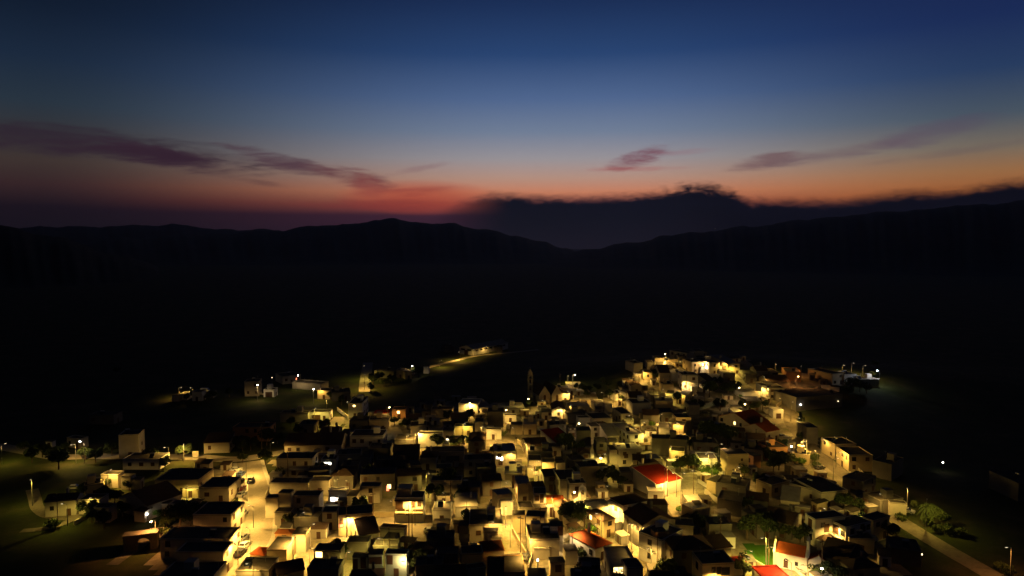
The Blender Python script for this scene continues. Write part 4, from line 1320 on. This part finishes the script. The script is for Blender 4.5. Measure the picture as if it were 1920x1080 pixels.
# ------------------------------------------------------------------ trees and shrubs
TREES = []
def tree_proto(name, h, rx, rz_, zc, nleaf, ls, lm, seed, cyp=False, palm=False):
    rn = random.Random(seed); root = empty(name, (0, 0, 0)); tr = MB()
    if palm:
        tr.tube((0, 0, -.4), (.1, 0, h * .5), .22, .17).tube((.1, 0, h * .5), (.05, 0, h), .17, .15)
        fr = MB()
        for i in range(26):
            a = i * 2.4; up_ = rn.uniform(-.3, .9); L = rn.uniform(2.2, 3.0); prev = Vector((.05, 0, h)); pw = .12
            for s in range(5):
                t = (s + 1) / 5; q = Vector((math.cos(a) * L * t, math.sin(a) * L * t, h + L * (up_ * t - .9 * t * t))); sd = Vector((-math.sin(a), math.cos(a), 0)); nw = .42 * math.sin(math.pi * min(.97, t * .9 + .1))
                k = len(fr.v); dr = Vector((0, 0, -.22)); fr.v += [tuple(prev - sd * pw + dr), tuple(prev), tuple(prev + sd * pw + dr), tuple(q - sd * nw + dr), tuple(q), tuple(q + sd * nw + dr)]
                fr.f += [(k, k + 1, k + 4, k + 3), (k + 1, k + 2, k + 5, k + 4)]; prev, pw = q, nw
        tr.build('trunk', M_BARK, root); fr.build('crown', lm, root); return root
    th = zc if not cyp else h * .2
    if name != 'shrub':
        tr.tube((0, 0, -.4), (.1, .05, th * .55), h * .035, h * .026)
        for i in range(5 if not cyp else 1):
            a = i * 1.3 + seed; e = (rx * .55 * math.cos(a), rx * .55 * math.sin(a), zc + rz_ * rn.uniform(0, .5)) if not cyp else (0, 0, h * .8)
            tr.tube((.1, .05, th * .5), e, h * .02, h * .006, n=6)
    else:
        for i in range(4): tr.tube((0, 0, -.2), (rx * .5 * math.cos(i * 1.6), rx * .5 * math.sin(i * 1.6), zc), .05, .02, n=5)
    tr.build('trunk' if name != 'shrub' else 'stem', M_BARK, root)
    cr = MB(); blobs = []
    for i in range(9 if not cyp else 6):
        a = rn.uniform(0, 6.28); q = rn.uniform(.25, .7)
        blobs.append((rx * q * math.cos(a), rx * q * math.sin(a), zc + rz_ * rn.uniform(-.4, .6), rx * rn.uniform(.32, .55)) if not cyp else (rx * .2 * math.cos(a), rx * .2 * math.sin(a), h * (.2 + .13 * i), rx * (1 - i * .13)))
    for i in range(nleaf):
        bx = rn.choice(blobs); d = Vector((rn.gauss(0, 1), rn.gauss(0, 1), rn.gauss(0, 1))).normalized() * (bx[3] * rn.uniform(.6, 1.08))
        c = Vector(bx[:3]) + Vector((d.x, d.y, d.z * (.8 if not cyp else 1.5))); c.z = max(c.z, .1)
        e = Vector((rn.gauss(0, 1), rn.gauss(0, 1), rn.gauss(0, 1))).normalized(); g = e.orthogonal().normalized(); f = e.cross(g); s = ls * rn.uniform(.6, 1.3)
        k = len(cr.v); cr.v += [tuple(c + g * s), tuple(c + f * s * .6), tuple(c - g * s), tuple(c - f * s * .6)]; cr.f.append((k, k + 1, k + 2, k + 3))
    cr.build('crown', lm, root); return root
TP = {'a': (tree_proto('tree', 6, 2.9, 1.9, 3.9, 1500, .30, M_LEAFD, 1), 'dark bushy tree', 'tree'), 'b': (tree_proto('tree', 4.6, 2.1, 1.5, 2.8, 1100, .26, M_LEAF, 2), 'rounded olive-green tree', 'tree'),
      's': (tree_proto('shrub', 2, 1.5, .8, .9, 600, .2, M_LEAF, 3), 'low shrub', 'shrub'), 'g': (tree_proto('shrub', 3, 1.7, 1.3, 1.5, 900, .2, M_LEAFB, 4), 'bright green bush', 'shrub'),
      'c': (tree_proto('cypress_tree', 7.5, 1.1, 3, 4, 1000, .24, M_LEAFD, 5, cyp=True), 'slim cypress', 'tree'), 'p': (tree_proto('palm_tree', 3.6, 0, 0, 0, 0, 0, M_LEAF, 6, palm=True), 'palm', 'tree'),
      'L': (tree_proto('tree', 8.5, 4.6, 2.8, 5.6, 2600, .34, M_LEAFD, 7), 'broad dark tree', 'tree')}
usedt = set()
TD = '''
498 872 a 1|dark bush leaning over the kerb where the wide street meets the junction
535 893 b 1
470 845 a .9
455 850 b 1
447 840 a .9
500 835 L .8
520 832 a .9
560 815 b 1
575 822 g .9
546 800 b .9
608 812 a 1
455 868 b .9|tree lit from inside by the street lamp at the wide street's top
834 930 L 1|broad dark tree standing against the wall behind the balcony house
822 936 a 1
850 925 a .9
990 762 g 1.2|small bushy tree wrapped round a lamp in front of the slender bell tower
1078 985 L .9|large dark tree crown right behind the blue-black roof
1062 978 a 1
1098 988 a .9
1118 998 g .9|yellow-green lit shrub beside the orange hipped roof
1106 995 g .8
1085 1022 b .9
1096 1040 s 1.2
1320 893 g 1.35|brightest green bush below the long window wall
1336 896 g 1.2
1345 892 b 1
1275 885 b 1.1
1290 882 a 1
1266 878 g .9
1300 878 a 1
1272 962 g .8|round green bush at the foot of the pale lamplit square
1434 1012 L .8|broad tree over the green lawn left of the red-roofed chapel
1400 1012 a 1.1
1450 1000 a 1
1470 990 b .9
1500 1020 b 1.1
1512 1015 a 1
1528 1090 b .8
1390 1078 b 1.1
1545 1070 s 1
1740 975 p 1.05|palm with spreading fronds beside the lower right road
1742 985 s 1.4
1765 985 b 1
1780 1000 s 1.3
1800 1005 s 1.3
1755 998 s 1.2
1712 950 s 1
1690 975 s 1.2
1880 1075 s 1.4
1500 800 c 1.05|tall slim cypress lit on its left side beside the upper right road
1506 812 c .9
1502 826 b .8
1490 870 g .9
1505 873 g 1
1520 868 b 1
1530 876 s 1.1
1478 872 b 1.1
1460 882 L .8
1440 868 a 1
1450 885 a 1
1465 848 a .9
1600 728 a 1.1
1612 735 a 1
1588 728 b .9
1635 705 s 1.4
1625 738 a 1
1590 745 a 1
1400 765 b 1
1415 772 b 1.1
1430 768 a .9
1390 748 g .8
1350 770 a 1
1330 745 L .9
1365 745 L .9
1300 770 a 1
1345 725 a 1
1270 755 a 1
1380 735 a .9
1352 708 g .8
1232 712 a .8
1238 706 a .8
1225 705 b .7
1222 802 g .9|small lit bush behind the bright alley pole
1085 735 a .9
1100 738 a .9
1120 735 a .8
1140 728 a .8
1150 745 a .8
1165 752 b .7
1100 745 b .8
1130 718 b .8
1330 830 L 1
1360 835 L 1
1300 845 a 1
1400 802 a .9
1350 860 a .9
1362 880 a 1.1
1395 895 b .9
1130 910 a 1
1150 905 a .9
1160 915 a .9
1095 905 a .9
1060 850 L .9
1085 855 a 1
1075 875 a .9
1230 915 b .9|tree inside the courtyard under the big red roof
1010 885 b .6
740 798 b 1
752 800 g .8
765 805 a .9
783 808 a .9
820 842 a 1
850 845 a 1
870 838 a .9
928 850 b .9
945 822 b .7
880 790 a .9
840 790 a .9
775 705 a 1
768 700 b .9
785 708 L .9
700 722 L .9
712 715 a .9
720 725 a .9
695 735 a 1
735 720 a .9
640 760 a .9
620 750 a .8
430 745 a .8
400 748 a .8
365 748 a .8
390 752 b .8
350 752 a .7
506 728 s 1.2
455 742 a .7
590 720 a .7
220 700 a .7
165 930 a .8
205 912 b .9
245 918 b .9
200 948 a 1|dark tree between the small houses above the grassy road bend
215 945 a .8
165 972 a .9
185 975 a .8
195 992 a .9
178 978 b 1
102 990 s 1.4|round dark shrub where the path forks below the road bend
338 992 L 1|broadest dark tree right of the orange yard lamp
358 992 L .9
375 975 a 1
312 992 b .9
302 1004 b .7
320 1018 b .9
290 968 g .9
230 968 a .8
345 862 a 1|round dark tree standing in front of the pale road
310 880 a .9
275 872 a .9
100 862 a 1
60 868 a 1
80 858 a .9
45 842 s 1.5
70 845 s 1.3
160 862 a .9
130 838 s 1.2
180 868 a .9
210 855 a 1
110 880 L .9
332 905 b 1
350 912 b .9
326 912 g .8
540 988 b .8
555 975 s 1
640 1045 a .9
760 1072 s 1
780 1072 b 1.1
795 1068 b 1
770 1060 a .9
880 950 a .9
868 946 a 1
900 995 a .9
675 965 a .9
690 900 a .9
720 890 a .8
760 905 a 1
650 905 a .8
600 890 a .8
1035 1075 s 1
1100 1082 a .9
1160 1100 b .9
1242 1088 b 1.1
1256 1090 a .9
1640 1000 a 1.1
1655 1005 a 1
1660 992 s 1.2
1560 1092 a .9
1600 965 a .9
1580 958 a .9
1435 920 a 1
1390 955 a .9
1310 1000 a .9
1475 1005 b .9
1640 690 a .8
'''
for i, ln in enumerate(TD.strip().splitlines()):
    a, _, lb = ln.partition('|'); s = a.split(); k = s[2]; pr_, nm, cat = TP[k]
    o = pr_ if k not in usedt else copy_tree(pr_); usedt.add(k); p = at(float(s[0]), float(s[1])); sc = float(s[3]); p.x, p.y = free(p.x, p.y, 0, .7 * sc, 5)
    o.location = (p.x, p.y, zg(p.x, p.y)); o.scale = (sc * random.uniform(.9, 1.1), sc * random.uniform(.9, 1.1), sc * random.uniform(.88, 1.12)); o.rotation_euler = (0, 0, random.uniform(0, 6.28))
    tag(o, lb or None, cat, 'trees and shrubs between the houses')
    if not lb: reg(o, nm, cat, (p.x, p.y, p.z))

# ------------------------------------------------------------------ churches and other landmarks
def place(name, u, v, rz, label, cat):
    p = at(u, v); return tag(empty(name, (p.x, p.y, zg(p.x, p.y)), R(rz)), label, cat)
def arched_wall(mb, x0, x1, y0, y1, z1, aw, az_, xc=None, rot=False):
    """wall panel in the xz plane with an arched opening"""
    xc = (x0 + x1) / 2 if xc is None else xc; r = aw / 2
    arc = [(xc + r * math.cos(a), az_ - r + r * math.sin(a)) for a in [R(180 - 22.5 * i) for i in range(9)]]
    for (a, b) in ((x0, xc - r), (xc + r, x1)): mb.box(a, b, y0, y1, -.5, az_ - r)
    pts = [(x0, az_ - r)] + arc + [(x1, az_ - r)]
    for i in range(len(pts) - 1):
        (a, za), (b, zb) = pts[i], pts[i + 1]
        if b - a < 1e-4: continue
        mb.prism([(a, za), (b, zb), (b, z1), (a, z1)], y0, y1)
def cross(mb, x, y, z, s=1.0): mb.box(x - .05 * s, x + .05 * s, y - .05 * s, y + .05 * s, z, z + 1.0 * s); mb.box(x - .3 * s, x + .3 * s, y - .045 * s, y + .045 * s, z + .6 * s, z + .7 * s)
def roof_gy(mb, x, y0, y1, h, r, ov=.25, th=.16, cx=0.0):
    s = r / x
    mb.add([(cx - x - ov, y0, h - ov * s), (cx, y0, h + r), (cx + x + ov, y0, h - ov * s), (cx - x - ov, y1, h - ov * s), (cx, y1, h + r), (cx + x + ov, y1, h - ov * s),
            (cx - x - ov, y0, h - ov * s + th), (cx, y0, h + r + th), (cx + x + ov, y0, h - ov * s + th), (cx - x - ov, y1, h - ov * s + th), (cx, y1, h + r + th), (cx + x + ov, y1, h - ov * s + th)],
            [(6, 7, 10, 9), (7, 8, 11, 10), (0, 3, 4, 1), (1, 4, 5, 2), (0, 1, 7, 6), (1, 2, 8, 7), (3, 9, 10, 4), (4, 10, 11, 5), (0, 6, 9, 3), (2, 5, 11, 8)])
# red-roofed chapel: nave with gables, a bell gable and a lower arched wing
c = place('chapel', 1515, 1067, 60, 'small white chapel with a red tiled roof, bell gable and arched wing near the bottom', 'chapel')
MB().prism([(-2.6, -.5), (2.6, -.5), (2.6, 3.7), (0, 5.3), (-2.6, 3.7)], 0, 7.6).build('wall', WALLM['w'], c)
rf = MB(); roof_gy(rf, 2.6, .4, 7.2, 3.75, 1.6, ov=.12, th=.2); rf.build('roof', ROOFM['r'], c)
gp = [(-2.8, 3.5), (2.8, 3.5), (2.8, 4.0), (0, 5.75), (-2.8, 4.0)]; MB().prism(gp, -.08, .42).prism(gp, 7.15, 7.68).build('gable_coping', WALLM['w'], c)
bt = MB(); arched_wall(bt, -.95, .95, -.25, .35, 7.2, .85, 6.7); bt.prism([(-.95, 7.2), (.95, 7.2), (0, 8.1)], -.25, .35); bo = bt.build('bell_gable', WALLM['w'], c); MB().tube((0, 0, 5.9), (0, 0, 6.4), .26, .12).build('bell', M_BELL, bo)
cr = MB(); cross(cr, 0, 7.4, 5.7, .9); cross(cr, 0, .02, 8.0, .7); cr.build('cross', M_WFRAME, c)
put_window(c, 0, 0, 1.25, 1.2, 2.3, 'arch', (5.2, 7.6)); put_window(c, 3, 4.7, 1.5, 1.0, 2.2, 'arch', (5.2, 7.6)); put_window(c, 3, 2.3, 1.8, .55, .8, 'glass', (5.2, 7.6))
wg = MB(); arched_wall(wg, -2.3, 2.3, 0, .35, 2.9, 2.5, 2.5); wg.prism([(-2.3, 2.9), (2.3, 2.9), (0, 4.4)], 0, .35).box(-2.3, -1.95, .35, 3.6, -.5, 2.9).box(1.95, 2.3, .35, 3.6, -.5, 2.9).box(-1.95, 1.95, 3.3, 3.6, -.5, 2.9)
w2 = wg.build('arched_wing', WALLM['w'], c); w2.location = (-1.8, -2.45, 0); w2.rotation_euler = (0, 0, R(-90))
rf = MB(); roof_gy(rf, 2.3, .36, 3.7, 2.92, 1.42, ov=.1); rf.build('wing_roof', ROOFM['r'], w2); cr = MB(); cross(cr, 0, .17, 4.3, .6); cr.build('cross', M_WFRAME, w2)
# chapel with a bell gable up the alley
c = place('chapel', 1092, 958, 4, 'little white chapel with a tall pierced bell gable beside a street lamp', 'chapel')
MB().prism([(-2.4, -.5), (2.4, -.5), (2.4, 3.4), (0, 4.9), (-2.4, 3.4)], 0, 6.5).build('wall', WALLM['w'], c)
rf = MB(); roof_gy(rf, 2.4, .3, 6.6, 3.45, 1.5, ov=.15); rf.build('roof', ROOFM['g'], c)
bt = MB(); arched_wall(bt, -1.1, 1.1, -.35, .3, 6.9, 1.0, 6.4); bt.prism([(-1.1, 6.9), (1.1, 6.9), (0, 8.0)], -.35, .3); bo = bt.build('bell_gable', WALLM['w'], c); MB().tube((0, 0, 5.5), (0, 0, 6.1), .3, .12).build('bell', M_BELL, bo)
put_window(c, 0, 0, 1.2, 1.1, 2.1, 'arch', (4.8, 6.5)); put_window(c, 1, 3, 1.9, .7, 1.1, 'arch', (4.8, 6.5))
# twin-gabled church
c = place('church', 1032, 757, 16, 'dim church with two steep peach-coloured gables standing side by side', 'church')
for k, x0 in enumerate((-5.6, .2)):
    MB().prism([(x0, -.5), (x0 + 5.4, -.5), (x0 + 5.4, 4.2), (x0 + 2.7, 8.2), (x0, 4.2)], k * -1.5, 16).build('nave_wall', WALLM['c'], c)
    rf = MB(); roof_gy(rf, 2.7, k * -1.5 + .3, 16.2, 4.25, 4.0, ov=.12, cx=x0 + 2.7); rf.build('roof', ROOFM['g'], c)
    g = MB().prism([(x0 - .1, 4.0), (x0 + 2.7, 8.1), (x0 + 5.5, 4.0), (x0 + 5.5, 4.6), (x0 + 2.7, 8.8), (x0 - .1, 4.6)][::-1], k * -1.5 - .12, k * -1.5 + .3); g.build('gable_coping', WALLM['c'], c)
    w_ = shared_window('arch', 1.2, 2.6); fo = link('window', w_[0], c, (x0 + 2.7, k * -1.5 - .012, 3.2)); link('pane', w_[1], fo)
MB().box(5.65, 9.4, 3, 12, -.5, 4.4).build('side_wing', WALLM['c'], c); MB().add([(5.62, 2.9, 4.4), (9.6, 2.9, 4.4), (9.6, 12.1, 4.4), (5.62, 12.1, 4.4), (5.62, 2.9, 5.6), (5.62, 12.1, 5.6)], [(0, 1, 4), (3, 5, 2), (1, 2, 5, 4), (0, 3, 2, 1), (0, 4, 5, 3)]).build('wing_roof', ROOFM['g'], c)
# bell tower
c = place('bell_tower', 994, 752, 10, 'tall slender unlit bell tower with stacked arched openings rising above the houses', 'bell tower')
bt = MB(); hw = 1.15
bt.box(-hw, hw, -hw, hw, -.5, 4.0)
for z0, z1, aw in ((4.0, 8.6, 1.25), (8.8, 13.0, 1.15)):
    for sx in (-1, 1):
        for sy in (-1, 1): bt.box(*sorted((sx * hw, sx * (hw - .5))), *sorted((sy * hw, sy * (hw - .5))), z0, z1)
    t = MB(); r = hw - .5
    for sy in (-1, 1):
        y0, y1 = sorted((sy * (hw - .02), sy * (hw - .45)))
        arc = [(r * math.cos(R(180 - 22.5 * i)), z1 - r - .4 + r * math.sin(R(180 - 22.5 * i))) for i in range(9)]
        for i in range(8):
            (a, za), (b, zb) = arc[i], arc[i + 1]
            bt.prism([(a, za), (b, zb), (b, z1), (a, z1)], y0, y1); bt.v += [(y, x, z) for x, y, z in bt.v[-8:]]; k = len(bt.v) - 8; bt.f += [tuple(j + 8 for j in f[::-1]) for f in bt.f[-6:]]
    bt.box(-hw - .12, hw + .12, -hw - .12, hw + .12, z1, z1 + .2)
bt.build('tower_wall', mat('pale_tower_stone', (.28, .26, .22), var=.25), c)
MB().box(-.95, .95, -.95, .95, 13.2, 14.2).add([(-1.05, -1.05, 14.2), (1.05, -1.05, 14.2), (1.05, 1.05, 14.2), (-1.05, 1.05, 14.2), (0, 0, 16.2)], [(0, 1, 4), (1, 2, 4), (2, 3, 4), (3, 0, 4), (0, 3, 2, 1)]).build('spire', WALLM['c'], c)
cr = MB(); cross(cr, 0, 0, 16.1, .9); cr.build('cross', M_METAL, c); MB().tube((0, 0, 10.6), (0, 0, 11.4), .45, .2).build('bell', M_BELL, c)
# little spire beside the white terrace
c = place('roadside_shrine', 1110, 876, 0, 'slim whitewashed shrine with a pointed top, lit by a small lamp', 'shrine')
MB().box(-.6, .6, -.6, .6, -.3, 5.2).build('wall', WALLM['w'], c); MB().add([(-.7, -.7, 5.2), (.7, -.7, 5.2), (.7, .7, 5.2), (-.7, .7, 5.2), (0, 0, 8.6)], [(0, 1, 4), (1, 2, 4), (2, 3, 4), (3, 0, 4), (0, 3, 2, 1)]).build('pointed_roof', WALLM['c'], c)
# far warehouse
c = place('warehouse', 874, 665, -62, 'long white gabled warehouse lit by one lamp, farthest building beyond the village', 'warehouse')
c.rotation_euler.z = R(-38)
MB().prism([(-6.5, -.5), (6.5, -.5), (6.5, 4.6), (0, 6.6), (-6.5, 4.6)], 0, 40).build('wall', WALLM['w'], c)
rf = MB(); roof_gy(rf, 6.5, -.3, 40.3, 4.65, 2.0, ov=.4); rf.build('roof', ROOFM['p'], c)
for x in (-3, 3): put_window(c, 0, x, 3.6, 3.6, 1.0, 'glass', (13, 40))
put_window(c, 0, 0, 1.6, 3.2, 3.2, 'door', (13, 40))
for i in range(7): put_window(c, 1, 4 + i * 5.2, 3.3, 2.6, .9, 'glass', (13, 40))
# arched shelter
c = place('arched_shelter', 266, 1032, 18, 'dark stone shelter with one arched opening showing the lit path behind', 'shelter')
b = MB(); arched_wall(b, -4.2, 3.6, 0, 2.6, 4.0, 3.2, 3.2, xc=.4); b.build('wall', M_STONE, c); MB().box(-4.35, 3.75, -.15, 2.75, 4.0, 4.25).build('roof', ROOFM['f'], c)
# swing frame in the playground
c = place('swing_frame', 295, 1006, 12, 'small playground swing frame in front of the orange yard lamp', 'swing')
f = MB()
for x in (-1.6, 1.6): f.tube((x, -1.1, 0), (x, 0, 2.4), .06).tube((x, 1.1, 0), (x, 0, 2.4), .06)
f.tube((-1.8, 0, 2.4), (1.8, 0, 2.4), .06); f.build('frame', M_METAL, c)
for x in (-.7, .7):
    s = MB().box(x - .25, x + .25, -.12, .12, .5, .55).build('seat', M_WOOD, c); MB().tube((x - .22, 0, .55), (x - .22, 0, 2.35), .015, n=4).tube((x + .22, 0, .55), (x + .22, 0, 2.35), .015, n=4).build('rope', M_METAL, s)
# bright roadside pillar (two white posts of a monument)
c = place('roadside_monument', 1508, 853, -20, 'pair of tall white posts shining under a lamp at the upper right road', 'monument')
MB().tube((-.9, 0, 0), (-.35, 0, 6.0), .28, .2).build('post', WALLM['w'], c); MB().tube((1.0, 0, 0), (.5, 0, 5.8), .24, .14).build('post', WALLM['w'], c); MB().box(-1.6, 1.6, -.8, .8, -.2, .5).build('base', WALLM['w'], c)
# balcony of the house with arched windows
def on_house(key):
    for r_, w_, D, h, zt in HOUSES:
        if key in r_.get('label', ''): return r_, w_, D, h
r_, w_, D, h = on_house('balcony house with arched')
bs = MB().box(-w_ / 2, w_ / 2, -1.3, -.01, 3.25, 3.42).build('balcony_slab', WALLM['y'], r_); rl = MB().box(-w_ / 2, w_ / 2, -1.32, -1.27, 4.15, 4.22)
for i in range(int(w_ / .3)): rl.box(-w_ / 2 + i * .3, -w_ / 2 + i * .3 + .04, -1.31, -1.28, 3.42, 4.15)
rl.build('railing', M_FRAME, bs)
MB().box(-w_ / 2 - .2, w_ / 2 + .2, -.35, -.01, h - .75, h - .45).build('cornice', M_FRAME, r_); MB().box(-w_ / 2 + .3, -w_ / 2 + 4.2, 1.5, 5.5, h, h + 2.2).build('roof_room', WALLM['y'], r_)
# balcony of the street facade opposite the broad pale roof
def balcony(u, v, L):
    b = hit(u, v)
    if not b: return
    t, root, side, p, W_, D_, H_ = b
    s = p.x if side == 0 else p.y; z = max(2.9, min(3.5, H_ / 2)) if H_ > 5 else None
    if z is None: return
    lim = (-W_ / 2, W_ / 2) if side == 0 else (0, D_)
    a0, a1 = max(lim[0], s - L / 2), min(lim[1], s + L / 2)
    sl = MB().box(a0, a1, -1.1, -.02, z, z + .14); rl = MB().box(a0, a1, -1.12, -1.08, z + .95, z + 1.0)
    for i in range(int((a1 - a0) / .25)): rl.box(a0 + i * .25, a0 + i * .25 + .03, -1.11, -1.08, z + .14, z + .95)
    o = sl.build('balcony', WALLM['w'], root); r2 = rl.build('railing', M_METAL, o)
    if side == 1: o.location = (W_ / 2, 0, 0); o.rotation_euler = (0, 0, math.pi / 2)
    if side == 3: o.location = (-W_ / 2, 0, 0); o.rotation_euler = (0, 0, -math.pi / 2); 
for a in ((1215, 1028, 5), (1153, 952, 4), (1570, 1000, 4), (1250, 1030, 3), (560, 880, 6), (1298, 716, 5), (880, 770, 4), (1520, 990, 2.4)): balcony(*a)

# ------------------------------------------------------------------ garden walls and fences
def gwall(u0, v0, u1, v1, h, m, label, name='garden_wall', t=.25):
    A = at(u0, v0); B = at(u1, v1); L = (B.xy - A.xy).length; n = max(1, int(L / 3)); o = empty(name, (A.x, A.y, zg(A.x, A.y)), math.atan2(B.y - A.y, B.x - A.x)); mb = MB(); cp = MB()
    for i in range(n):
        x0, x1 = L * i / n, L * (i + 1) / n; q = [A.xy.lerp(B.xy, k / n) for k in (i, i + 1)]; z = max(zg(*q[0]), zg(*q[1])) - o.location.z
        mb.box(x0, x1, 0, t, z - 1.2, z + h); cp.box(x0 - (i == 0) * .05, x1 + (i == n - 1) * .05, -.05, t + .05, z + h, z + h + .08)
    mb.build('wall_face', m, o); cp.build('coping', WALLM['c'], o); tag(o, label or None, 'wall', 'garden walls')
    if not label: reg(o, 'low pale garden wall', 'wall', (*((A.xy + B.xy) / 2), A.z + h))
W_ = WALLM
for a in [(1240, 684, 1277, 681, 2.2, W_['y'], 'bright curved yard wall under the topmost hill lamp'), (1310, 770, 1350, 758, 2.2, W_['n'], 'greenish lit wall slanting across the hillside garden'), (1540, 728, 1574, 735, 1.8, W_['w'], ''), (1230, 770, 1262, 772, 1.5, W_['w'], ''),
        (702, 970, 740, 970, 1.5, W_['y'], 'low ochre wall closing the lit yard beside the balcony house'), (1395, 738, 1426, 740, 1.5, W_['w'], ''), (512, 905, 497, 935, 1.4, W_['c'], ''), (1049, 1020, 1078, 1008, 1.8, W_['w'], 'bright white courtyard wall right of the blue-black roof'), (1320, 925, 1345, 945, 1.6, W_['c'], ''),
        (1668, 945, 1700, 962, 2.2, W_['c'], ''), (1480, 1060, 1520, 1100, 1.0, W_['w'], ''), (1395, 1050, 1436, 1075, 1.6, W_['y'], ''), (395, 866, 445, 862, .9, W_['c'], ''), (360, 858, 372, 858, 2.4, W_['c'], ''), (1585, 860, 1625, 900, 1.3, W_['c'], ''), (1480, 745, 1455, 765, 1.4, W_['y'], ''),
        (1335, 880, 1358, 892, 1.4, W_['w'], ''), (1308, 905, 1325, 915, 1.2, W_['w'], ''), (970, 830, 985, 845, 1.4, W_['y'], ''), (960, 1000, 985, 1045, 1.5, W_['y'], ''), (1003, 1025, 990, 1070, 1.4, W_['y'], ''), (140, 985, 185, 960, 1.1, W_['c'], 'low wall climbing from the path fork'), (785, 846, 764, 862, 1.6, W_['w'], ''),
        (540, 1045, 520, 1075, 1.3, W_['y'], ''), (632, 770, 652, 786, 1.6, W_['w'], ''), (458, 735, 494, 741, .9, W_['y'], ''), (1190, 860, 1180, 885, 1.3, W_['c'], ''), (1070, 765, 1062, 790, 1.3, W_['w'], ''), (585, 800, 615, 796, 1.2, W_['y'], '')]: gwall(*a)
# two slim posts of a park shelter, kiosk in the dark meadow
c = place('kiosk', 92, 839, 0, 'tiny pale kiosk in the dark meadow left of the white field lamp', 'kiosk')
MB().box(-1.2, 1.2, 0, 2.2, -.2, 2.3).build('wall', WALLM['w'], c); MB().box(-1.5, 1.5, -.3, 2.5, 2.3, 2.45).build('roof', ROOFM['f'], c); put_window(c, 0, 0, 1.3, 1, 1, 'shut', (2.4, 2.2))
# red awnings on posts
for u, v, w_, d_, z_, rz, m, lb in [(746, 1078, 5.2, 2.6, 2.5, 0, ROOFM['R'], 'pinkish red awning under a greenish lamp near the bottom edge')]:
    c = place('awning', u, v, rz, lb, 'awning'); MB().add([(-w_ / 2, 0, z_), (w_ / 2, 0, z_), (w_ / 2, d_, z_ + .7), (-w_ / 2, d_, z_ + .7), (-w_ / 2, 0, z_ - .06), (w_ / 2, 0, z_ - .06), (w_ / 2, d_, z_ + .64), (-w_ / 2, d_, z_ + .64)], [(0, 1, 2, 3), (4, 7, 6, 5), (0, 4, 5, 1), (1, 5, 6, 2), (2, 6, 7, 3), (3, 7, 4, 0)]).build('canopy', m, c)
    for x in (-w_ / 2 + .1, w_ / 2 - .1):
        for y, zz in ((.1, z_), (d_ - .1, z_ + .6)): MB().tube((x, y, 0), (x, y, zz - .05), .04, n=6).build('post', M_METAL, c)
# distant lights: lone lamps on the dark slopes
def far_light(u, v, kind, label, h=4.0, dist=None):
    c = empty('distant_lamp', (0, 0, 0))
    if dist is None: p = at(u, v, h); p.x, p.y = free(p.x, p.y, zg(p.x, p.y) + h, .2); c.location = (p.x, p.y, zg(p.x, p.y))
    else:
        d = ray(u, v); p = d * (dist / d.y) + Vector((0, 0, HC)); c.location = (p.x, p.y, p.z - h)
    s = 1 if dist is None else dist / 900
    MB().tube((0, 0, -1), (0, 0, h), .09 * s).build('pole', M_POLE, c); MB().ball((0, 0, h), .22 * s).build('lens', kind, c); tag(c, label, 'lamp', 'distant lamps')
far_light(1768, 867, M_BULBC, 'single white lamp on the dark right slope, unlit ground around it', 3.2)
far_light(1567, 734 + 15, M_GLOW, 'small pale lamp at the edge of the black shed', 3)
far_light(423, 733, M_GLOW, 'left one of two faint lamps beyond the left-hand houses', 3)
far_light(430, 732, M_GLOW, 'right one of two faint lamps beyond the left-hand houses', 3)
far_light(510, 708, M_GLOW, 'faint lamp behind the far yard lamp', 3)
far_light(1498, 757, M_BULBC, 'white wall lamp beside the upper right road', 3)
far_light(1484, 837, M_BULBC, 'white porch lamp left of the shining posts', 4)
far_light(721, 806, M_BULBC, 'round white lamp beside the winding lane', 3)
far_light(1008, 1050, M_BULBC, 'white lamp at the alley corner left of the small tower house', 4)
far_light(1541, 1066, M_BULBC, 'white lamp at the yard right of the red-roofed chapel', 4)
far_light(1722, 1037, M_GLOW, 'faint lamp right of the lower right houses', 3)
far_light(1341, 429, M_GLOW, 'tiny light high on the right-hand mountain slope', 4, 3400)
far_light(1477, 457, M_GLOW, 'tiny light at the foot of the right-hand mountain', 4, 3000)
far_light(276, 964, M_BULBC, 'white bar lamp beside the small hut', 2.2)
label_all()
HAZE = True
if HAZE:
    hb = MB().box(-9500, 9500, -1500, 9300, -8, 640).build('haze', None)
    hb.data.materials.clear(); m = bpy.data.materials.new('thin_evening_air'); m.use_nodes = True; t = m.node_tree; t.nodes.clear()
    o_ = t.nodes.new('ShaderNodeOutputMaterial'); vv = t.nodes.new('ShaderNodeVolumePrincipled'); vv.inputs['Color'].default_value = (.52, .60, .82, 1); vv.inputs['Density'].default_value = 3.8e-5; vv.inputs['Anisotropy'].default_value = .6
    t.links.new(vv.outputs[0], o_.inputs['Volume']); hb.data.materials.append(m); hb['kind'] = 'stuff'
